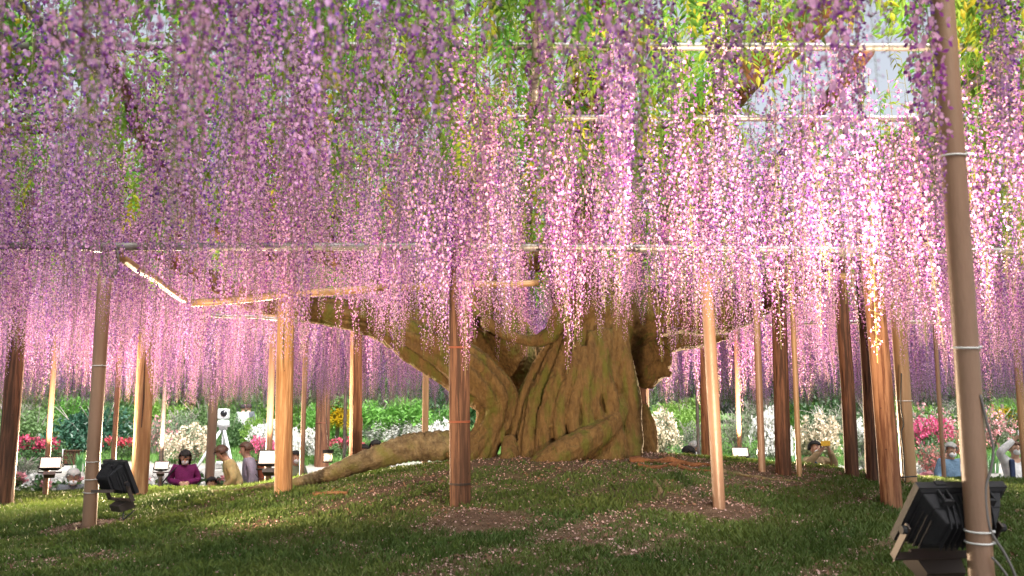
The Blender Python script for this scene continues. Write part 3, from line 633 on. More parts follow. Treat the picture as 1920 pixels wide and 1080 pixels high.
# small coil of wire on the near pole top and wire on the tall pole
mb = MB(); c = at(207, 487, 6.7); mb.tube([c + Vector((.06 * math.cos(a) * (1 - .02 * a), -.02 + .004 * a, .12 * math.sin(a))) for a in np.linspace(0, 19, 80)], .006, 6); trel('wire_coil', mb, M['cable'])
mb = MB(); mb.tube(spline([tuple(at(a, b, 3.46)) for a, b in ((1838, 740), (1850, 790), (1862, 840), (1858, 880), (1848, 920), (1856, 990), (1885, 1040), (1905, 1085), (1912, 1140))], 60), .005, 8); trel('cable', mb, M['cable'])
mb = MB(); mb.tube(spline([tuple(at(a, b, 3.44)) for a, b in ((1860, 1045), (1875, 1062), (1890, 1085), (1900, 1130))], 20), .0045, 8); trel('cable', mb, M['cable'])
mb = MB(); mb.tube(spline([tuple(at(a, b, 11.2)) for a, b in ((1421, 640), (1422, 720), (1420, 780), (1423, 830), (1420, 850), (1427, 868), (1425, 880))], 40), .008, 6); trel('cable', mb, M['wire_black'])

# ================================================================== WOODEN POSTS
def post(px, py, w, top_z, m, label, Yd=None, lean=0.0, bands=(), crack=True, seed=1, halo=()):
    if Yd is None: h = ground_hit(px, py)
    else: q = at(px, py, Yd); h = Vector((q.x, q.y, float(gz(q.x, q.y))))
    r = pxr(w / 2, h.y); rs = np.random.default_rng(seed); ph = rs.uniform(0, 6, 5)
    e = tag(empty('wooden_post', h), label, 'post', 'wooden posts propping the wisteria')
    H = top_z - h.z; mb = MB(); k = 40; na = 40; ca_ = -math.pi / 2 + rs.uniform(-.45, .45)
    def fn(a, t, i):
        v = 1 + .025 * math.sin(2 * a + ph[0] + 2 * t) + .018 * math.sin(3 * a + 5 * t + ph[1]) + .012 * math.sin(7 * a + 2 * t + ph[2]) + .006 * math.sin(17 * a + 3 * t)
        return v * (1.04 - .06 * t)
    pts = [Vector((lean * t + .012 * math.sin(4 * t + ph[3]), .01 * math.sin(5 * t + ph[4]), -.2 + (H + .2) * t)) for t in np.linspace(0, 1, k)]
    mb.tube(pts, r, na, fn=fn); body = mb.build('shaft', M[m], e)
    def surf(t, a, off=0.0):
        p0 = Vector((lean * t + .012 * math.sin(4 * t + ph[3]), .01 * math.sin(5 * t + ph[4]), -.2 + (H + .2) * t))
        return p0 + Vector((math.cos(a), math.sin(a), 0)) * (r * (1.0 - .03 * t) + off)
    if crack:                                                       # drying split: a dark sunken wedge that runs up the shaft
        mc = MB(); S = []
        ts = np.linspace(0.10, 0.96, 60); up = []; 
        for t in ts:
            a = ca_ + .10 * math.sin(6 * t + ph[2]) + .03 * math.sin(31 * t); wv = .0042 * (1 + .7 * math.sin(13 * t + ph[1])) * (r / .075)
            up.append((surf(t, a - wv / r, .003), surf(t, a + wv / r, .003)))
        vs_ = [q for pr in up for q in pr]; fs_ = [(2 * i, 2 * i + 1, 2 * i + 3, 2 * i + 2) for i in range(len(ts) - 1)]
        mc.add(vs_, fs_); mc.build('split', M['crack'], e)
    for bz, bm in bands:
        mbb = MB(); t = (bz - h.z + .2) / (H + .2)
        for dz in (0, .008):
            mbb.tube([surf(t + dz / H + .0015 * math.sin(a * 1.0), a, .006) for a in np.linspace(0, 2 * math.pi, 33)], .003, 6, cap=False)
        mbb.build('wire_band', M[bm], e)
    for kx in range(5):                                             # knots
        t = rs.uniform(.15, .9); a = -math.pi / 2 + rs.uniform(-1.1, 1.1); c = surf(t, a, .001); o_ = Vector((math.cos(a), math.sin(a), 0)); s_ = Vector((-math.sin(a), math.cos(a), 0))
        mk = MB(); rk = rs.uniform(.006, .012); mk.add([c + o_ * .004] + [c + s_ * (rk * math.cos(q)) + Vector((0, 0, rk * 1.3 * math.sin(q))) - o_ * .002 for q in np.linspace(0, 2 * math.pi, 9)[:-1]], [(0, 1 + i, 1 + (i + 1) % 8) for i in range(8)])
        mk.build('knot', M['crack'], e)
    return h, r
ZT = 3.66
post(7, 948, 30, ZT, 'wood_dark', 'dark timber post beside the purple blossom, no lamp or pole touching it', seed=1)
post(259, 931, 30, ZT, 'wood_pale', 'honey coloured timber post standing just behind the tilted black floodlight', seed=2)
P3 = post(533, 925, 32, ZT, 'wood_pale', 'pale split timber post beside the brightest lit floodlight', lean=-.05, seed=3)
P4 = post(602, 874, 26, ZT, 'wood_brown', 'brown timber post with a small lit lantern hanging at its foot', seed=4, bands=((zpx(790, 10.4), 'wire_red'),))
post(665, 857, 22, ZT, 'wood_brown', 'coarse grained timber post rising behind the ringed surface root', seed=5, Yd=11.2)
P6 = post(861, 946, 37, ZT, 'wood_red', 'weathered red brown timber post bound with rusty wire before the trunk', seed=6, bands=((zpx(648, 7.3), 'wire_red'), (zpx(791, 7.3), 'wire_red'), (zpx(911, 7.3), 'wire_black')))
post(1207, 850, 21, ZT, 'wood_red', 'smooth reddish timber post under the burl behind the trunk', Yd=11.8, crack=False, seed=7)
post(1326, 862, 17, ZT, 'wood_brown', 'slim brown timber post hidden partly by a copper coloured pole', Yd=11.6, crack=False, seed=8)
post(1471, 889, 27, ZT, 'wood_dark', 'dark timber post with peeling bark near the small lit lamp', seed=9)
post(1595, 897, 24, ZT, 'wood_dark', 'narrow dark timber post beside the person in the tan jacket', seed=10)
P11 = post(1638, 902, 28, ZT, 'wood_dark', 'almost black timber post with a small spotlight on its side', seed=11)
P12 = post(1671, 951, 37, ZT, 'wood_peel', 'stout peeling timber post next to the tan metal pole', lean=-.06, seed=12)
mb = MB(); mb.tube(spline([tuple(at(a, b, 8.3)) for a, b in ((1690, 700), (1689, 760), (1694, 795), (1690, 812), (1694, 850), (1697, 905))], 40), .006, 6); mb.tube([at(1686, 895, 8.15), at(1720, 893, 8.15)], .006, 6); trel('cable', mb, M['wire_black'])

# ================================================================== FLOODLIGHTS
def flood(loc, direction, s, label, lit, power=0, roll=0.0, spot=R(120), pole_side=None, glass='glass_lit', colr=(1.0, 0.73, 0.47), group='floodlights aimed up into the blossom'):
    """lens faces local +Y; s = width of the rim in metres"""
    d = Vector(direction).normalized(); q = d.to_track_quat('Y', 'Z').to_euler()
    e = tag(empty('floodlight', loc, q), label, 'floodlight', group)
    k = s / 0.36
    def B(mb, name, m, par=e, smooth=False):
        mb.v = [(a * k, b * k, c * k) for a, b, c in mb.v]; return mb.build(name, m, par, smooth)
    mb = MB(); mb.frustum(-.012, .325, .235, -.075, .27, .185); mb.frustum(-.075, .27, .185, -.125, .20, .115, zc1=.01); hs = B(mb, 'housing', M['black'])
    bv = hs.modifiers.new('b', 'BEVEL'); bv.width = .006 * k; bv.segments = 2; bv.limit_method = 'ANGLE'
    mb = MB()
    for a, b, c_, sz_ in ((0, 0, .128, (.36, .03, .016)), (0, 0, -.128, (.36, .03, .016)), (.172, 0, 0, (.016, .03, .24)), (-.172, 0, 0, (.016, .03, .24))): mb.box((a, b, c_), sz_)
    mb.frustum(-.016, .352, .264, -.022, .33, .24); B(mb, 'rim', M['black'])
    mb = MB(); mb.box((0, .006, 0), (.325, .006, .238)); B(mb, 'lens', M[glass] if lit else M['lens'])
    for j in range(9):
        mb = MB(); xk = -.088 + .022 * j; mb.add([(xk - .002, -.03, .118), (xk + .002, -.03, .118), (xk + .002, -.085, .104), (xk - .002, -.085, .104), (xk - .002, -.142, .06), (xk + .002, -.142, .06), (xk + .002, -.142, -.055), (xk - .002, -.142, -.055), (xk - .002, -.03, .05), (xk + .002, -.03, .05)],
               [(0, 1, 2, 3), (3, 2, 5, 4), (4, 5, 6, 7), (7, 6, 9, 8), (0, 3, 4, 7, 8), (1, 9, 6, 5, 2)]); B(mb, 'fin', M['black'])
    for j in range(4):
        yk = -.032 - .018 * j; w0 = .322 - .02 * j; mb = MB()
        mb.box((0, yk, -.106 + .007 * j), (w0, .005, .03)); mb.box((w0 / 2 - .012, yk, -.02), (.026, .005, .17 - .015 * j)); mb.box((-w0 / 2 + .012, yk, -.02), (.026, .005, .17 - .015 * j)); B(mb, 'cooling_ring', M['black'])
    for sx in (-.085, .085):
        mb = MB(); mb.box((sx - .016, -.03, .122), (.007, .075, .016)); mb.box((sx + .016, -.03, .122), (.007, .075, .016)); mb.box((sx, -.068, .112), (.04, .012, .03)); mb.box((sx, .006, .137), (.04, .02, .008)); B(mb, 'latch', M['black'])
    mb = MB(); mb.box((-.19, -.06, -.09), (.008, .03, .16)); mb.box((.19, -.06, -.09), (.008, .03, .16)); mb.box((0, -.06, -.172), (.388, .034, .008)); B(mb, 'bracket', M['bracket'])
    for sx in (-.2, .2):
        mb = MB(); mb.tube([(sx - .012, -.06, -.03), (sx + .012, -.06, -.03)], .016, 10); B(mb, 'knob', M['black'])
    mb = MB(); mb.frustum(-.13, .16, .05, -.02, .20, .075); mb.v = [(a, b, c_ - .215) for a, b, c_ in mb.v]; db = B(mb, 'driver_box', M['bracket'])
    mb = MB(); mb.tube(spline([(.06, -.1, -.25), (.1, -.14, -.29), (.16, -.13, -.27), (.2, -.08, -.24)], 14), .006, 6); B(mb, 'cable', M['wire_black'])
    if lit and power:
        ld = bpy.data.lights.new('flood_beam', 'SPOT'); ld.energy = power * LAMP_GAIN; ld.spot_size = spot; ld.spot_blend = 0.6; ld.shadow_soft_size = 0.05 * k; ld.color = colr
        lo = link('flood_beam', ld, e, (0, .05 * k, 0), (R(90), 0, 0))
    return e
c = at(226, 893, 6.62)
flood(c, (0.62, 0.70, 0.42), 0.31, 'black finned floodlight strapped to the brown pole, seen from its side', True, 190, glass='glass_dim')
c = at(1777, 958, 3.66)
flood(c, (-0.14, 0.74, 0.66), 0.36, 'large black finned floodlight seen from behind on the tall brown pole', True, 780, glass='glass_dim', spot=R(106))
mb = MB(); q = at(1768, 1010, 3.6); mb.box(q + Vector((.07, 0, -.01)), (.17, .03, .03)); trel('mount_arm', mb, M['bracket'], False)
mb = MB(); q = at(185, 921, 6.5); mb.box(q + Vector((.03, 0, 0)), (.15, .03, .02)); trel('mount_arm', mb, M['bracket'], False)
flood(at(95, 868, 12.05), (.25, -.65, .68), .25, 'lit floodlight on a thin brown pole in front of red azaleas', True, 700, spot=R(168))
flood(at(303, 873, 13.85), (.15, -.7, .66), .20, 'lit floodlight on a grey pole beside the person in maroon', True, 600, spot=R(168))
flood(at(507, 858, 11.45), (.10, -.75, .62), .28, 'dazzling lit floodlight between the pale split post and a thin pole', True, 520, spot=R(168))
flood(at(1388, 848, 12.45), (-.1, -.7, .68), .21, 'lit floodlight on a slim pole next to the copper coloured pole', True, 900, spot=R(168))
flood(at(1631, 856, 11.0), (.75, -.5, .40), .10, 'tiny lit spotlight fixed to the near black timber post', True, 220, spot=R(150))
# hanging lantern at the brown post
q = at(615, 857, 10.3); e = tag(empty('lantern', q), 'small glowing box lantern hanging on a wire beside the brown post', 'lantern')
mb = MB(); mb.box((0, 0, 0), (.075, .07, .085)); mb.build('glass', M['glass_lit'], e, False)
mb = MB(); mb.frustum(-.05, .10, .09, .05, .10, .09); mb.v = [(a, c_, b * .35 + .058) for a, b, c_ in mb.v]; mb.build('cap', M['black'], e, False)
mb = MB(); mb.box((0, 0, -.05), (.09, .08, .014)); mb.build('base', M['black'], e, False)
mb = MB(); mb.tube(spline([(0, 0, .07), (-.01, 0, .2), (-.03, .0, .4), (-.03, 0, .62)], 20), .004, 6); mb.build('wire', M['wire_black'], e)

# ================================================================== GARDEN BEHIND
def blob_points(n, seed, lumps=9, fill=0.35, flat=0.75):
    """points through a lumpy dome of unit half-width and unit height (z 0..1)"""
    r = np.random.default_rng(seed); C = r.normal(size=(lumps, 3)); C /= np.linalg.norm(C, axis=1)[:, None]; C[:, 2] = np.abs(C[:, 2])
    C *= r.uniform(0.3, 0.62, (lumps, 1)); rad = r.uniform(0.26, 0.48, lumps)
    k = r.integers(0, lumps, n); d = r.normal(size=(n, 3)); d /= np.linalg.norm(d, axis=1)[:, None]
    rr_ = rad[k] * (1 - fill * r.uniform(0, 1, n) ** 2); p_ = C[k] + d * rr_[:, None]
    p_[:, 2] = p_[:, 2] * 0.9 + 0.16; p_ = p_[p_[:, 2] > 0.02 + 0.1 * r.uniform(size=len(p_))]
    return p_
def shrub_meshes(seed, leafm, flm, nleaf, nfl, lsz, fsz, band=None, twiggy=False):
    P_ = blob_points(nleaf, seed, fill=0.9 if twiggy else 0.45); V, F = leaf_quads(P_, lsz, aspect=0.55)
    out = {'foliage': tri_mesh('foliage', V, F, [leafm])}
    if nfl:
        r = np.random.default_rng(seed + 1); Q = blob_points(nfl * 2, seed, fill=0.05); Q = Q * 1.02
        cl_ = np.sin(Q[:, 0] * 7 + seed) + np.sin(Q[:, 1] * 6 + 2 * seed) + np.sin(Q[:, 2] * 8 + seed)
        Q = Q[(cl_ > -0.7)]
        if band: Q = Q[(Q[:, 2] > band[0]) & (Q[:, 2] < band[1])]
        Q = Q[:nfl]
        Q = (Q[:, None, :] + r.normal(size=(len(Q), 4, 3)) * fsz * 0.35).reshape(-1, 3)
        V, F = leaf_quads(Q, fsz, aspect=0.9); out['blossom'] = tri_mesh('blossom', V, F, [flm])
    mb = MB(); r = np.random.default_rng(seed + 2)
    for k in range(9 if twiggy else 5):
        a = r.uniform(0, 6.28); e_ = r.uniform(.3, .8)
        S = spline([(0, 0, -.05), (.12 * math.cos(a), .12 * math.sin(a), .2), (e_ * .6 * math.cos(a + .3), e_ * .6 * math.sin(a + .3), .55), (e_ * math.cos(a + .1), e_ * math.sin(a + .1), .85)], 9)
        mb.tube(S, list(np.linspace(.022, .006, 9)), 5)
        if twiggy:
            for j in range(4):
                b = S[3 + j]; t_ = b + np.array([r.normal() * .25, r.normal() * .25, r.uniform(.1, .35)]); mb.tube([b, (b + t_) / 2 + r.normal(size=3) * .03, t_], [.01, .007, .003], 4)
    out['stem'] = mb.mesh('stem', [M['twig']]); return out
SH = {}
for key, args in {
    'red': (1, M['azleaf'], M['f_red'], 2200, 420, .075, .085, (.45, 1.3)), 'pink': (2, M['azleaf'], M['f_pink'], 2000, 420, .075, .085, (.4, 1.3)),
    'white': (3, M['azleaf'], M['f_white'], 1700, 900, .07, .08, None), 'cream': (4, M['greyleaf'], M['f_cream'], 1800, 700, .07, .075, None),
    'coral': (5, M['greyleaf'], M['f_coral'], 1800, 260, .07, .07, None), 'green': (6, M['brightleaf'], None, 3000, 0, .085, 0, None),
    'dark': (7, M['darkleaf'], None, 3400, 0, .095, 0, None), 'mid': (8, M['azleaf'], None, 2800, 0, .08, 0, None)}.items():
    SH[key] = shrub_meshes(args[0], *args[1:])
SH['twig'] = shrub_meshes(9, M['greyleaf'], None, 1500, 0, .06, 0, None, True)
SH['pinktwig'] = shrub_meshes(10, M['greyleaf'], M['f_lpink'], 1500, 170, .06, .06, None, True)
def shrub(kind, px, Yd, wpx, top_py, name, label, cat='shrub', rz=None, group=None, deep=0.8):
    q = at(px, 800, Yd); z0 = float(gz(q.x, Yd)); w = pxr(wpx / 2, Yd) / 0.85; h = (at(px, top_py, Yd).z - z0) / 1.05
    e = tag(empty(name, (q.x, Yd, z0), (0, 0, rng.uniform(0, 6.28) if rz is None else rz)), label, cat, group)
    e.scale = (w, w * deep if w < h * 2 else w * .7, h)
    for nm, me in SH[kind].items(): link(nm, me, e)
    return e
shrub('red', 62, 19.0, 150, 798, 'azalea_bush', 'red flowering azalea bush behind the first lit floodlight on a thin pole')
shrub('red', 228, 20.5, 95, 806, 'azalea_bush', 'red flowering azalea bush showing beside the honey coloured post')
shrub('twig', 45, 18.2, 110, 850, 'twiggy_shrub', 'bare twiggy shrub at the foot of the big red azalea')
shrub('dark', 175, 22.0, 190, 742, 'evergreen_shrub', 'big dark glossy evergreen shrub above the brown crate')
shrub('mid', 60, 25.0, 150, 745, 'rounded_shrub', 'soft green rounded shrub behind the red azalea, next to the dark evergreen')
shrub('pinktwig', 290, 21.5, 90, 770, 'flowering_shrub', 'open grey shrub dotted with pale pink flowers behind the grey lamp pole')
shrub('cream', 360, 19.8, 105, 792, 'azalea_bush', 'cream flowering azalea bush behind the person in maroon')
shrub('twig', 340, 24.0, 120, 752, 'twiggy_shrub', 'grey green twiggy shrub above the cream azalea')
shrub('mid', 432, 23.5, 110, 757, 'rounded_shrub', 'plain green rounded shrub behind the white camera tripod')
shrub('green', 485, 22.5, 80, 770, 'leafy_shrub', 'bright yellow green leafy shrub beside the white camera tripod')
shrub('white', 520, 22.0, 100, 776, 'azalea_bush', 'white azalea bush behind the dazzling floodlight')
shrub('pink', 495, 19.5, 60, 812, 'azalea_bush', 'small pink azalea bush behind the person with the brown backpack')
shrub('white', 580, 21.0, 60, 795, 'azalea_bush', 'white azalea bush filling the gap between the pale and brown posts')
shrub('red', 645, 20.5, 75, 806, 'azalea_bush', 'red azalea bush beyond the hanging lantern')
shrub('green', 610, 26.5, 110, 742, 'leafy_shrub', 'bright leafy shrub behind the yellow hanging blossom')
shrub('white', 826, 21.5, 75, 776, 'azalea_bush', 'white azalea bush beside the hole in the trunk')
shrub('green', 835, 25.0, 110, 742, 'leafy_shrub', 'bright green leafy shrub above the white azalea by the trunk')
shrub('mid', 700, 27.0, 140, 738, 'rounded_shrub', 'plain green shrub behind the white hanging wisteria')
shrub('cream', 1240, 21.0, 110, 765, 'azalea_bush', 'cream flowering azalea bush beyond the burl and reddish post')
shrub('green', 1270, 26.0, 160, 740, 'leafy_shrub', 'bright leafy shrub above the cream azalea near the trunk')
shrub('twig', 1300, 20.0, 110, 770, 'twiggy_shrub', 'grey branching shrub behind the two people close together')
shrub('twig', 1380, 21.5, 120, 752, 'twiggy_shrub', 'grey branching shrub behind the lit lamp by the copper coloured pole')
shrub('white', 1447, 20.5, 75, 748, 'azalea_bush', 'tall white azalea bush between a metal pole and a peeling dark post')
shrub('mid', 1400, 18.6, 70, 832, 'rounded_shrub', 'low green shrub on the lawn beside the black cable')
shrub('cream', 1530, 20.5, 110, 772, 'azalea_bush', 'wide cream azalea bush behind the person holding up a yellow phone')
shrub('white', 1625, 21.0, 110, 776, 'azalea_bush', 'white azalea bush glimpsed between the two dark posts')
shrub('twig', 1560, 24.5, 180, 742, 'twiggy_shrub', 'pale grey shrub rising above the wide cream azalea')
shrub('pink', 1742, 20.5, 90, 772, 'azalea_bush', 'bright magenta azalea bush behind the person in denim')
shrub('pinktwig', 1730, 23.5, 150, 745, 'flowering_shrub', 'grey pink flowering shrub above the bright magenta azalea')
shrub('coral', 1745, 18.4, 95, 812, 'azalea_bush', 'sparse coral flowering bush directly behind the person in denim')
shrub('twig', 1620, 18.4, 80, 838, 'twiggy_shrub', 'low twiggy shrub seen between two dark timber posts')
shrub('pinktwig', 1860, 23.0, 150, 748, 'flowering_shrub', 'pale pink flowering shrub above the purple and yellow hanging blossom')
shrub('coral', 1810, 21.0, 80, 785, 'azalea_bush', 'coral flowering bush half hidden by the tall brown pole')
shrub('mid', 1930, 24.5, 110, 742, 'rounded_shrub', 'plain green shrub beyond the person in the navy waistcoat')
for i, (px, k_, tp) in enumerate([(30, 'twig', 738), (120, 'green', 728), (215, 'mid', 734), (300, 'green', 732), (390, 'mid', 736), (540, 'green', 730), (660, 'mid', 728), (780, 'green', 732), (1200, 'mid', 730), (1310, 'green', 728), (1420, 'twig', 732), (1500, 'green', 730), (1640, 'twig', 728), (1700, 'green', 734), (1800, 'twig', 730), (1910, 'green', 732)]):
    shrub(k_, px, 28.5 + .8 * (i % 2), 150, tp, {'twig': 'twiggy_shrub', 'green': 'leafy_shrub', 'mid': 'rounded_shrub'}[k_], {'twig': 'tall grey twiggy shrub', 'green': 'tall bright leafy shrub', 'mid': 'tall plain green shrub'}[k_] + ' in the row before the garden trees', group={'twig': 'grey', 'green': 'bright', 'mid': 'plain'}[k_] + ' shrubs of the back row')
# hanging wisteria shrubs of other colours
def hanging(px, Yd, wpx, top_py, bot_py, petal, label, nrac, rlen, seed, nleaf=3200):
    q = at(px, 800, Yd); z0 = float(gz(q.x, Yd)); zt = at(px, top_py, Yd).z; zb = at(px, bot_py, Yd).z; w = pxr(wpx / 2, Yd); r = np.random.default_rng(seed)
    e = tag(empty('hanging_wisteria', (q.x, Yd, z0)), label, 'wisteria')
    P_ = r.uniform(-1, 1, (nleaf, 3)); P_ = P_[(np.abs(P_) ** 3).sum(1) < 1 + .2 * r.normal(size=nleaf)]; P_ = P_ * [w, w * .7, (zt - zb) / 2] + [0, 0, (zt + zb) / 2 - z0]
    P_[:, 2] += 0.12 * np.sin(P_[:, 0] * 5) + .08 * np.sin(P_[:, 0] * 11 + 1)
    V, F = leaf_quads(P_, .15, aspect=.4, down=.6); link('foliage', tri_mesh('foliage', V, F, [M['brightleaf']]), e)
    mb = MB(); mb.tube([(0, 0, -.1), (.05, 0, .4), (-.03, .05, zb - z0 + .3)], [.07, .05, .04], 8); mb.build('stem', M['bgtrunk'], e)
    for sx in (-.8, .8): mb = MB(); mb.tube([(w * sx, -w * .4, -.1), (w * sx, -w * .4, zb - z0 + .3)], .035, 8); mb.build('support_post', M['wood_brown'], e)
    me = raceme_mesh('raceme', seed, 1.2, 70, (petal, petal, 'stem'), .036)
    for k in range(nrac):
        link('raceme', me, e, (r.uniform(-w, w), r.uniform(-w * .75, w * .1), zb - z0 + r.uniform(0, .3)), (0, 0, r.uniform(0, 6)), (1.5, 1.5, rlen * r.uniform(.7, 1.1) / 1.2))
hanging(738, 23.5, 140, 752, 806, 'wbanner', 'bright leafy wisteria with white hanging blossom behind the ringed root', 46, .55, 301)
hanging(630, 25.0, 50, 752, 772, 'ybanner', 'wisteria with yellow hanging blossom behind the brown post', 34, .6, 302, 900)
hanging(1885, 25.0, 70, 768, 780, 'ybanner', 'wisteria with yellow hanging blossom behind the person in the navy waistcoat', 26, .5, 303, 700)
hanging(1868, 27.0, 60, 766, 782, 'keel', 'wisteria with deep purple hanging blossom next to the yellow one', 26, .5, 304, 600)
# iris clumps
def iris(px, Yd, hpx, label, seed):
    q = at(px, 850, Yd); r = np.random.default_rng(seed); e = tag(empty('iris_clump', (q.x, Yd, float(gz(q.x, Yd)))), label, 'plant'); mb = MB(); H = pxr(hpx, Yd)
    for k in range(34):
        a = r.uniform(0, 6.28); b = r.uniform(0, .14) * np.array([math.cos(a), math.sin(a)]); ln = H * r.uniform(.6, 1.15); o_ = r.uniform(.1, .5) * ln; s_ = Vector((-math.sin(a), math.cos(a), 0)) * .011
        S = [Vector((b[0] + o_ * t * t * math.cos(a), b[1] + o_ * t * t * math.sin(a), ln * t * (1 - .18 * t))) for t in (0, .4, .75, 1)]
        mb.add([S[0] - s_, S[0] + s_, S[1] - s_, S[1] + s_, S[2] - s_ * .7, S[2] + s_ * .7, S[3]], [(0, 1, 3, 2), (2, 3, 5, 4), (4, 5, 6)])
    mb.build('blades', M['blade'], e, False)
iris(150, 18.6, 45, 'clump of sword shaped leaves beside the brown crate', 1); iris(172, 18.3, 40, 'clump of sword shaped leaves behind the seated man in grey', 2)
iris(430, 18.6, 34, 'clump of sword shaped leaves behind the person in the cream hoodie', 3); iris(1212, 18.6, 34, 'clump of sword shaped leaves behind the reddish post', 4)
iris(1835, 18.3, 55, 'tall clump of sword shaped leaves behind the tall brown pole', 5); iris(1856, 18.5, 50, 'clump of sword shaped leaves beside the drooping grey cable', 6)
iris(1490, 18.7, 42, 'clump of sword shaped leaves behind the tan pole', 7)
# bedding flowers along the path
BD = {}
for nm, mm in (('white', M['f_white']), ('pink', M['f_lpink'])):
    r = np.random.default_rng(5); P_ = blob_points(160, 31, 5); V, F = leaf_quads(P_ * .17, .07, aspect=.7); fo = tri_mesh('foliage', V, F, [M['azleaf']])
    Q = blob_points(90, 33, 4, .1) * .15 + [0, 0, .05]; V, F = leaf_quads(Q, .06, aspect=.95); BD[nm] = (fo, tri_mesh('blossom', V, F, [mm]))
def bedding(px, Yd, kind, i):
    q = at(px, 900, Yd); e = tag(empty('bedding_plant', (q.x, Yd, float(gz(q.x, Yd)))), 'low %s flowering bedding plant along the garden path edge' % kind, 'flowers', '%s bedding flowers' % kind)
    e.rotation_euler.z = i * 1.7; s = 1.1 + .3 * math.sin(i * 2.3); e.scale = (s, s, s)
    link('foliage', BD[kind][0], e); link('blossom', BD[kind][1], e)
for i, px in enumerate(list(range(12, 250, 19)) + list(range(280, 470, 22))): bedding(px + 5 * math.sin(i * 3), 17.1 + .25 * (i % 2), 'pink' if i % 3 == 1 else 'white', i)
for i, px in enumerate(list(range(1570, 1925, 24)) + list(range(1240, 1420, 26))): bedding(px + 6 * math.sin(i * 3), 17.1 + .25 * (i % 2), 'white' if i % 4 == 1 else 'pink', i + 40)
# trees closing the garden
TR = []
for k in range(3):
    P_ = blob_points(26000, 60 + k, lumps=22, fill=.5); V, F = leaf_quads(P_, .032, aspect=.6); cr_ = tri_mesh('crown', V, F, [M['treeleaf'] if k < 2 else M['treeleaf2']])
    mb = MB(); mb.tube([(0, 0, -.3), (.02, 0, .1), (-.02, .02, .5), (0, 0, .8)], [.07, .055, .04, .02], 10)
    for a in np.arange(5) * 1.3: mb.tube([(0, 0, .25 + .06 * a), (.3 * math.cos(a), .3 * math.sin(a), .5 + .05 * a), (.55 * math.cos(a), .55 * math.sin(a), .6 + .06 * a)], [.03, .02, .008], 6)
    TR.append((cr_, mb.mesh('trunk', [M['bgtrunk']])))
rt = np.random.default_rng(81)
for k in range(30):
    row = k % 2; xk = -36 + 72 * (k + .5) / 30 + rt.normal() * 1.2; yk = (32 if row == 0 else 41) + rt.uniform(-2, 2); h = rt.uniform(5.5, 8) + 2.5 * row; w = rt.uniform(2.6, 3.8) * (1 + .3 * row)
    kind = int(rt.choice([0, 1, 2, 2, 2])); e = tag(empty('garden_tree', (xk, yk, float(gz(xk, yk)))), ('light green' if kind == 2 else 'dark green') + (' tall tree in the second row behind the garden' if row else ' tree at the far edge of the azalea garden'), 'tree', ('light' if kind == 2 else 'dark') + (' trees of the second row' if row else ' trees of the front row'))
    e.rotation_euler.z = rt.uniform(0, 6); e.scale = (w, w, h); link('crown', TR[kind][0], e); link('trunk', TR[kind][1], e)

# crate
q = at(115, 845, 19.6); e = tag(empty('crate', (q.x, 19.6, float(gz(q.x, 19.6)))), 'dark brown wooden crate tied with rope below the evergreen shrub', 'crate')
for k in range(3): mb = MB(); mb.box((0, -.15, .06 + .085 * k), (.62, .03, .078)); mb.build('plank', M['wood_dark'], e, False)
for s_ in (-.3, .3): mb = MB(); mb.box((s_, 0, .13), (.03, .27, .26)); mb.build('side', M['wood_dark'], e, False)
mb = MB(); mb.box((0, 0, .275), (.66, .36, .02)); mb.build('lid', M['wood_dark'], e, False)
mb = MB(); mb.tube([(.12, -.19, -.02), (.12, -.2, .2), (.12, -.2, .3), (.1, 0, .3)], .012, 6); mb.build('rope', M['tie'], e)
# white camera on tripod
Yt = 19.0; q = at(416, 860, Yt); z0 = float(gz(q.x, Yt)); e = tag(empty('camera_tripod', (q.x, Yt, z0)), 'white outdoor camera unit standing on a white tripod in the garden', 'camera')
zt = at(416, 806, Yt).z - z0
for k, a in enumerate((-2.2, -.9, 1.6)):
    f_ = Vector((.62 * math.cos(a), .62 * math.sin(a), -.03)); mb = MB(); mb.tube([f_, Vector((.05 * math.cos(a), .05 * math.sin(a), zt))], [.025, .03], 8); lg = mb.build('leg', M['white'], e)
    mb = MB(); m_ = f_ * .5 + Vector((0, 0, zt * .5)) * 1; mb.tube([m_, Vector((0, 0, zt * .42))], .012, 6); mb.build('brace', M['white'], lg)
mb = MB(); mb.tube([(0, 0, zt * .2), (0, 0, zt + .05)], .018, 8); mb.box((0, 0, zt * .15), (.18, .1, .07)); mb.build('column', M['white'], e)
mb = MB(); mb.tube([(0, 0, zt), (0, 0, zt + .05), (0, 0, zt + .06), (0, 0, zt + .18), (0, 0, zt + .2)], [.08, .08, .13, .11, .07], 18); mb.build('body', M['white'], e)
mb = MB(); mb.box((0, 0, zt + .31), (.2, .2, .2)); hd = mb.build('camera_head', M['white'], e, False); bv = hd.modifiers.new('b', 'BEVEL'); bv.width = .03; bv.segments = 3
mb = MB(); mb.tube([(.03, -.11, zt + .32), (.03, -.095, zt + .32)], .065, 16); mb.build('lens', M['lens'], hd)

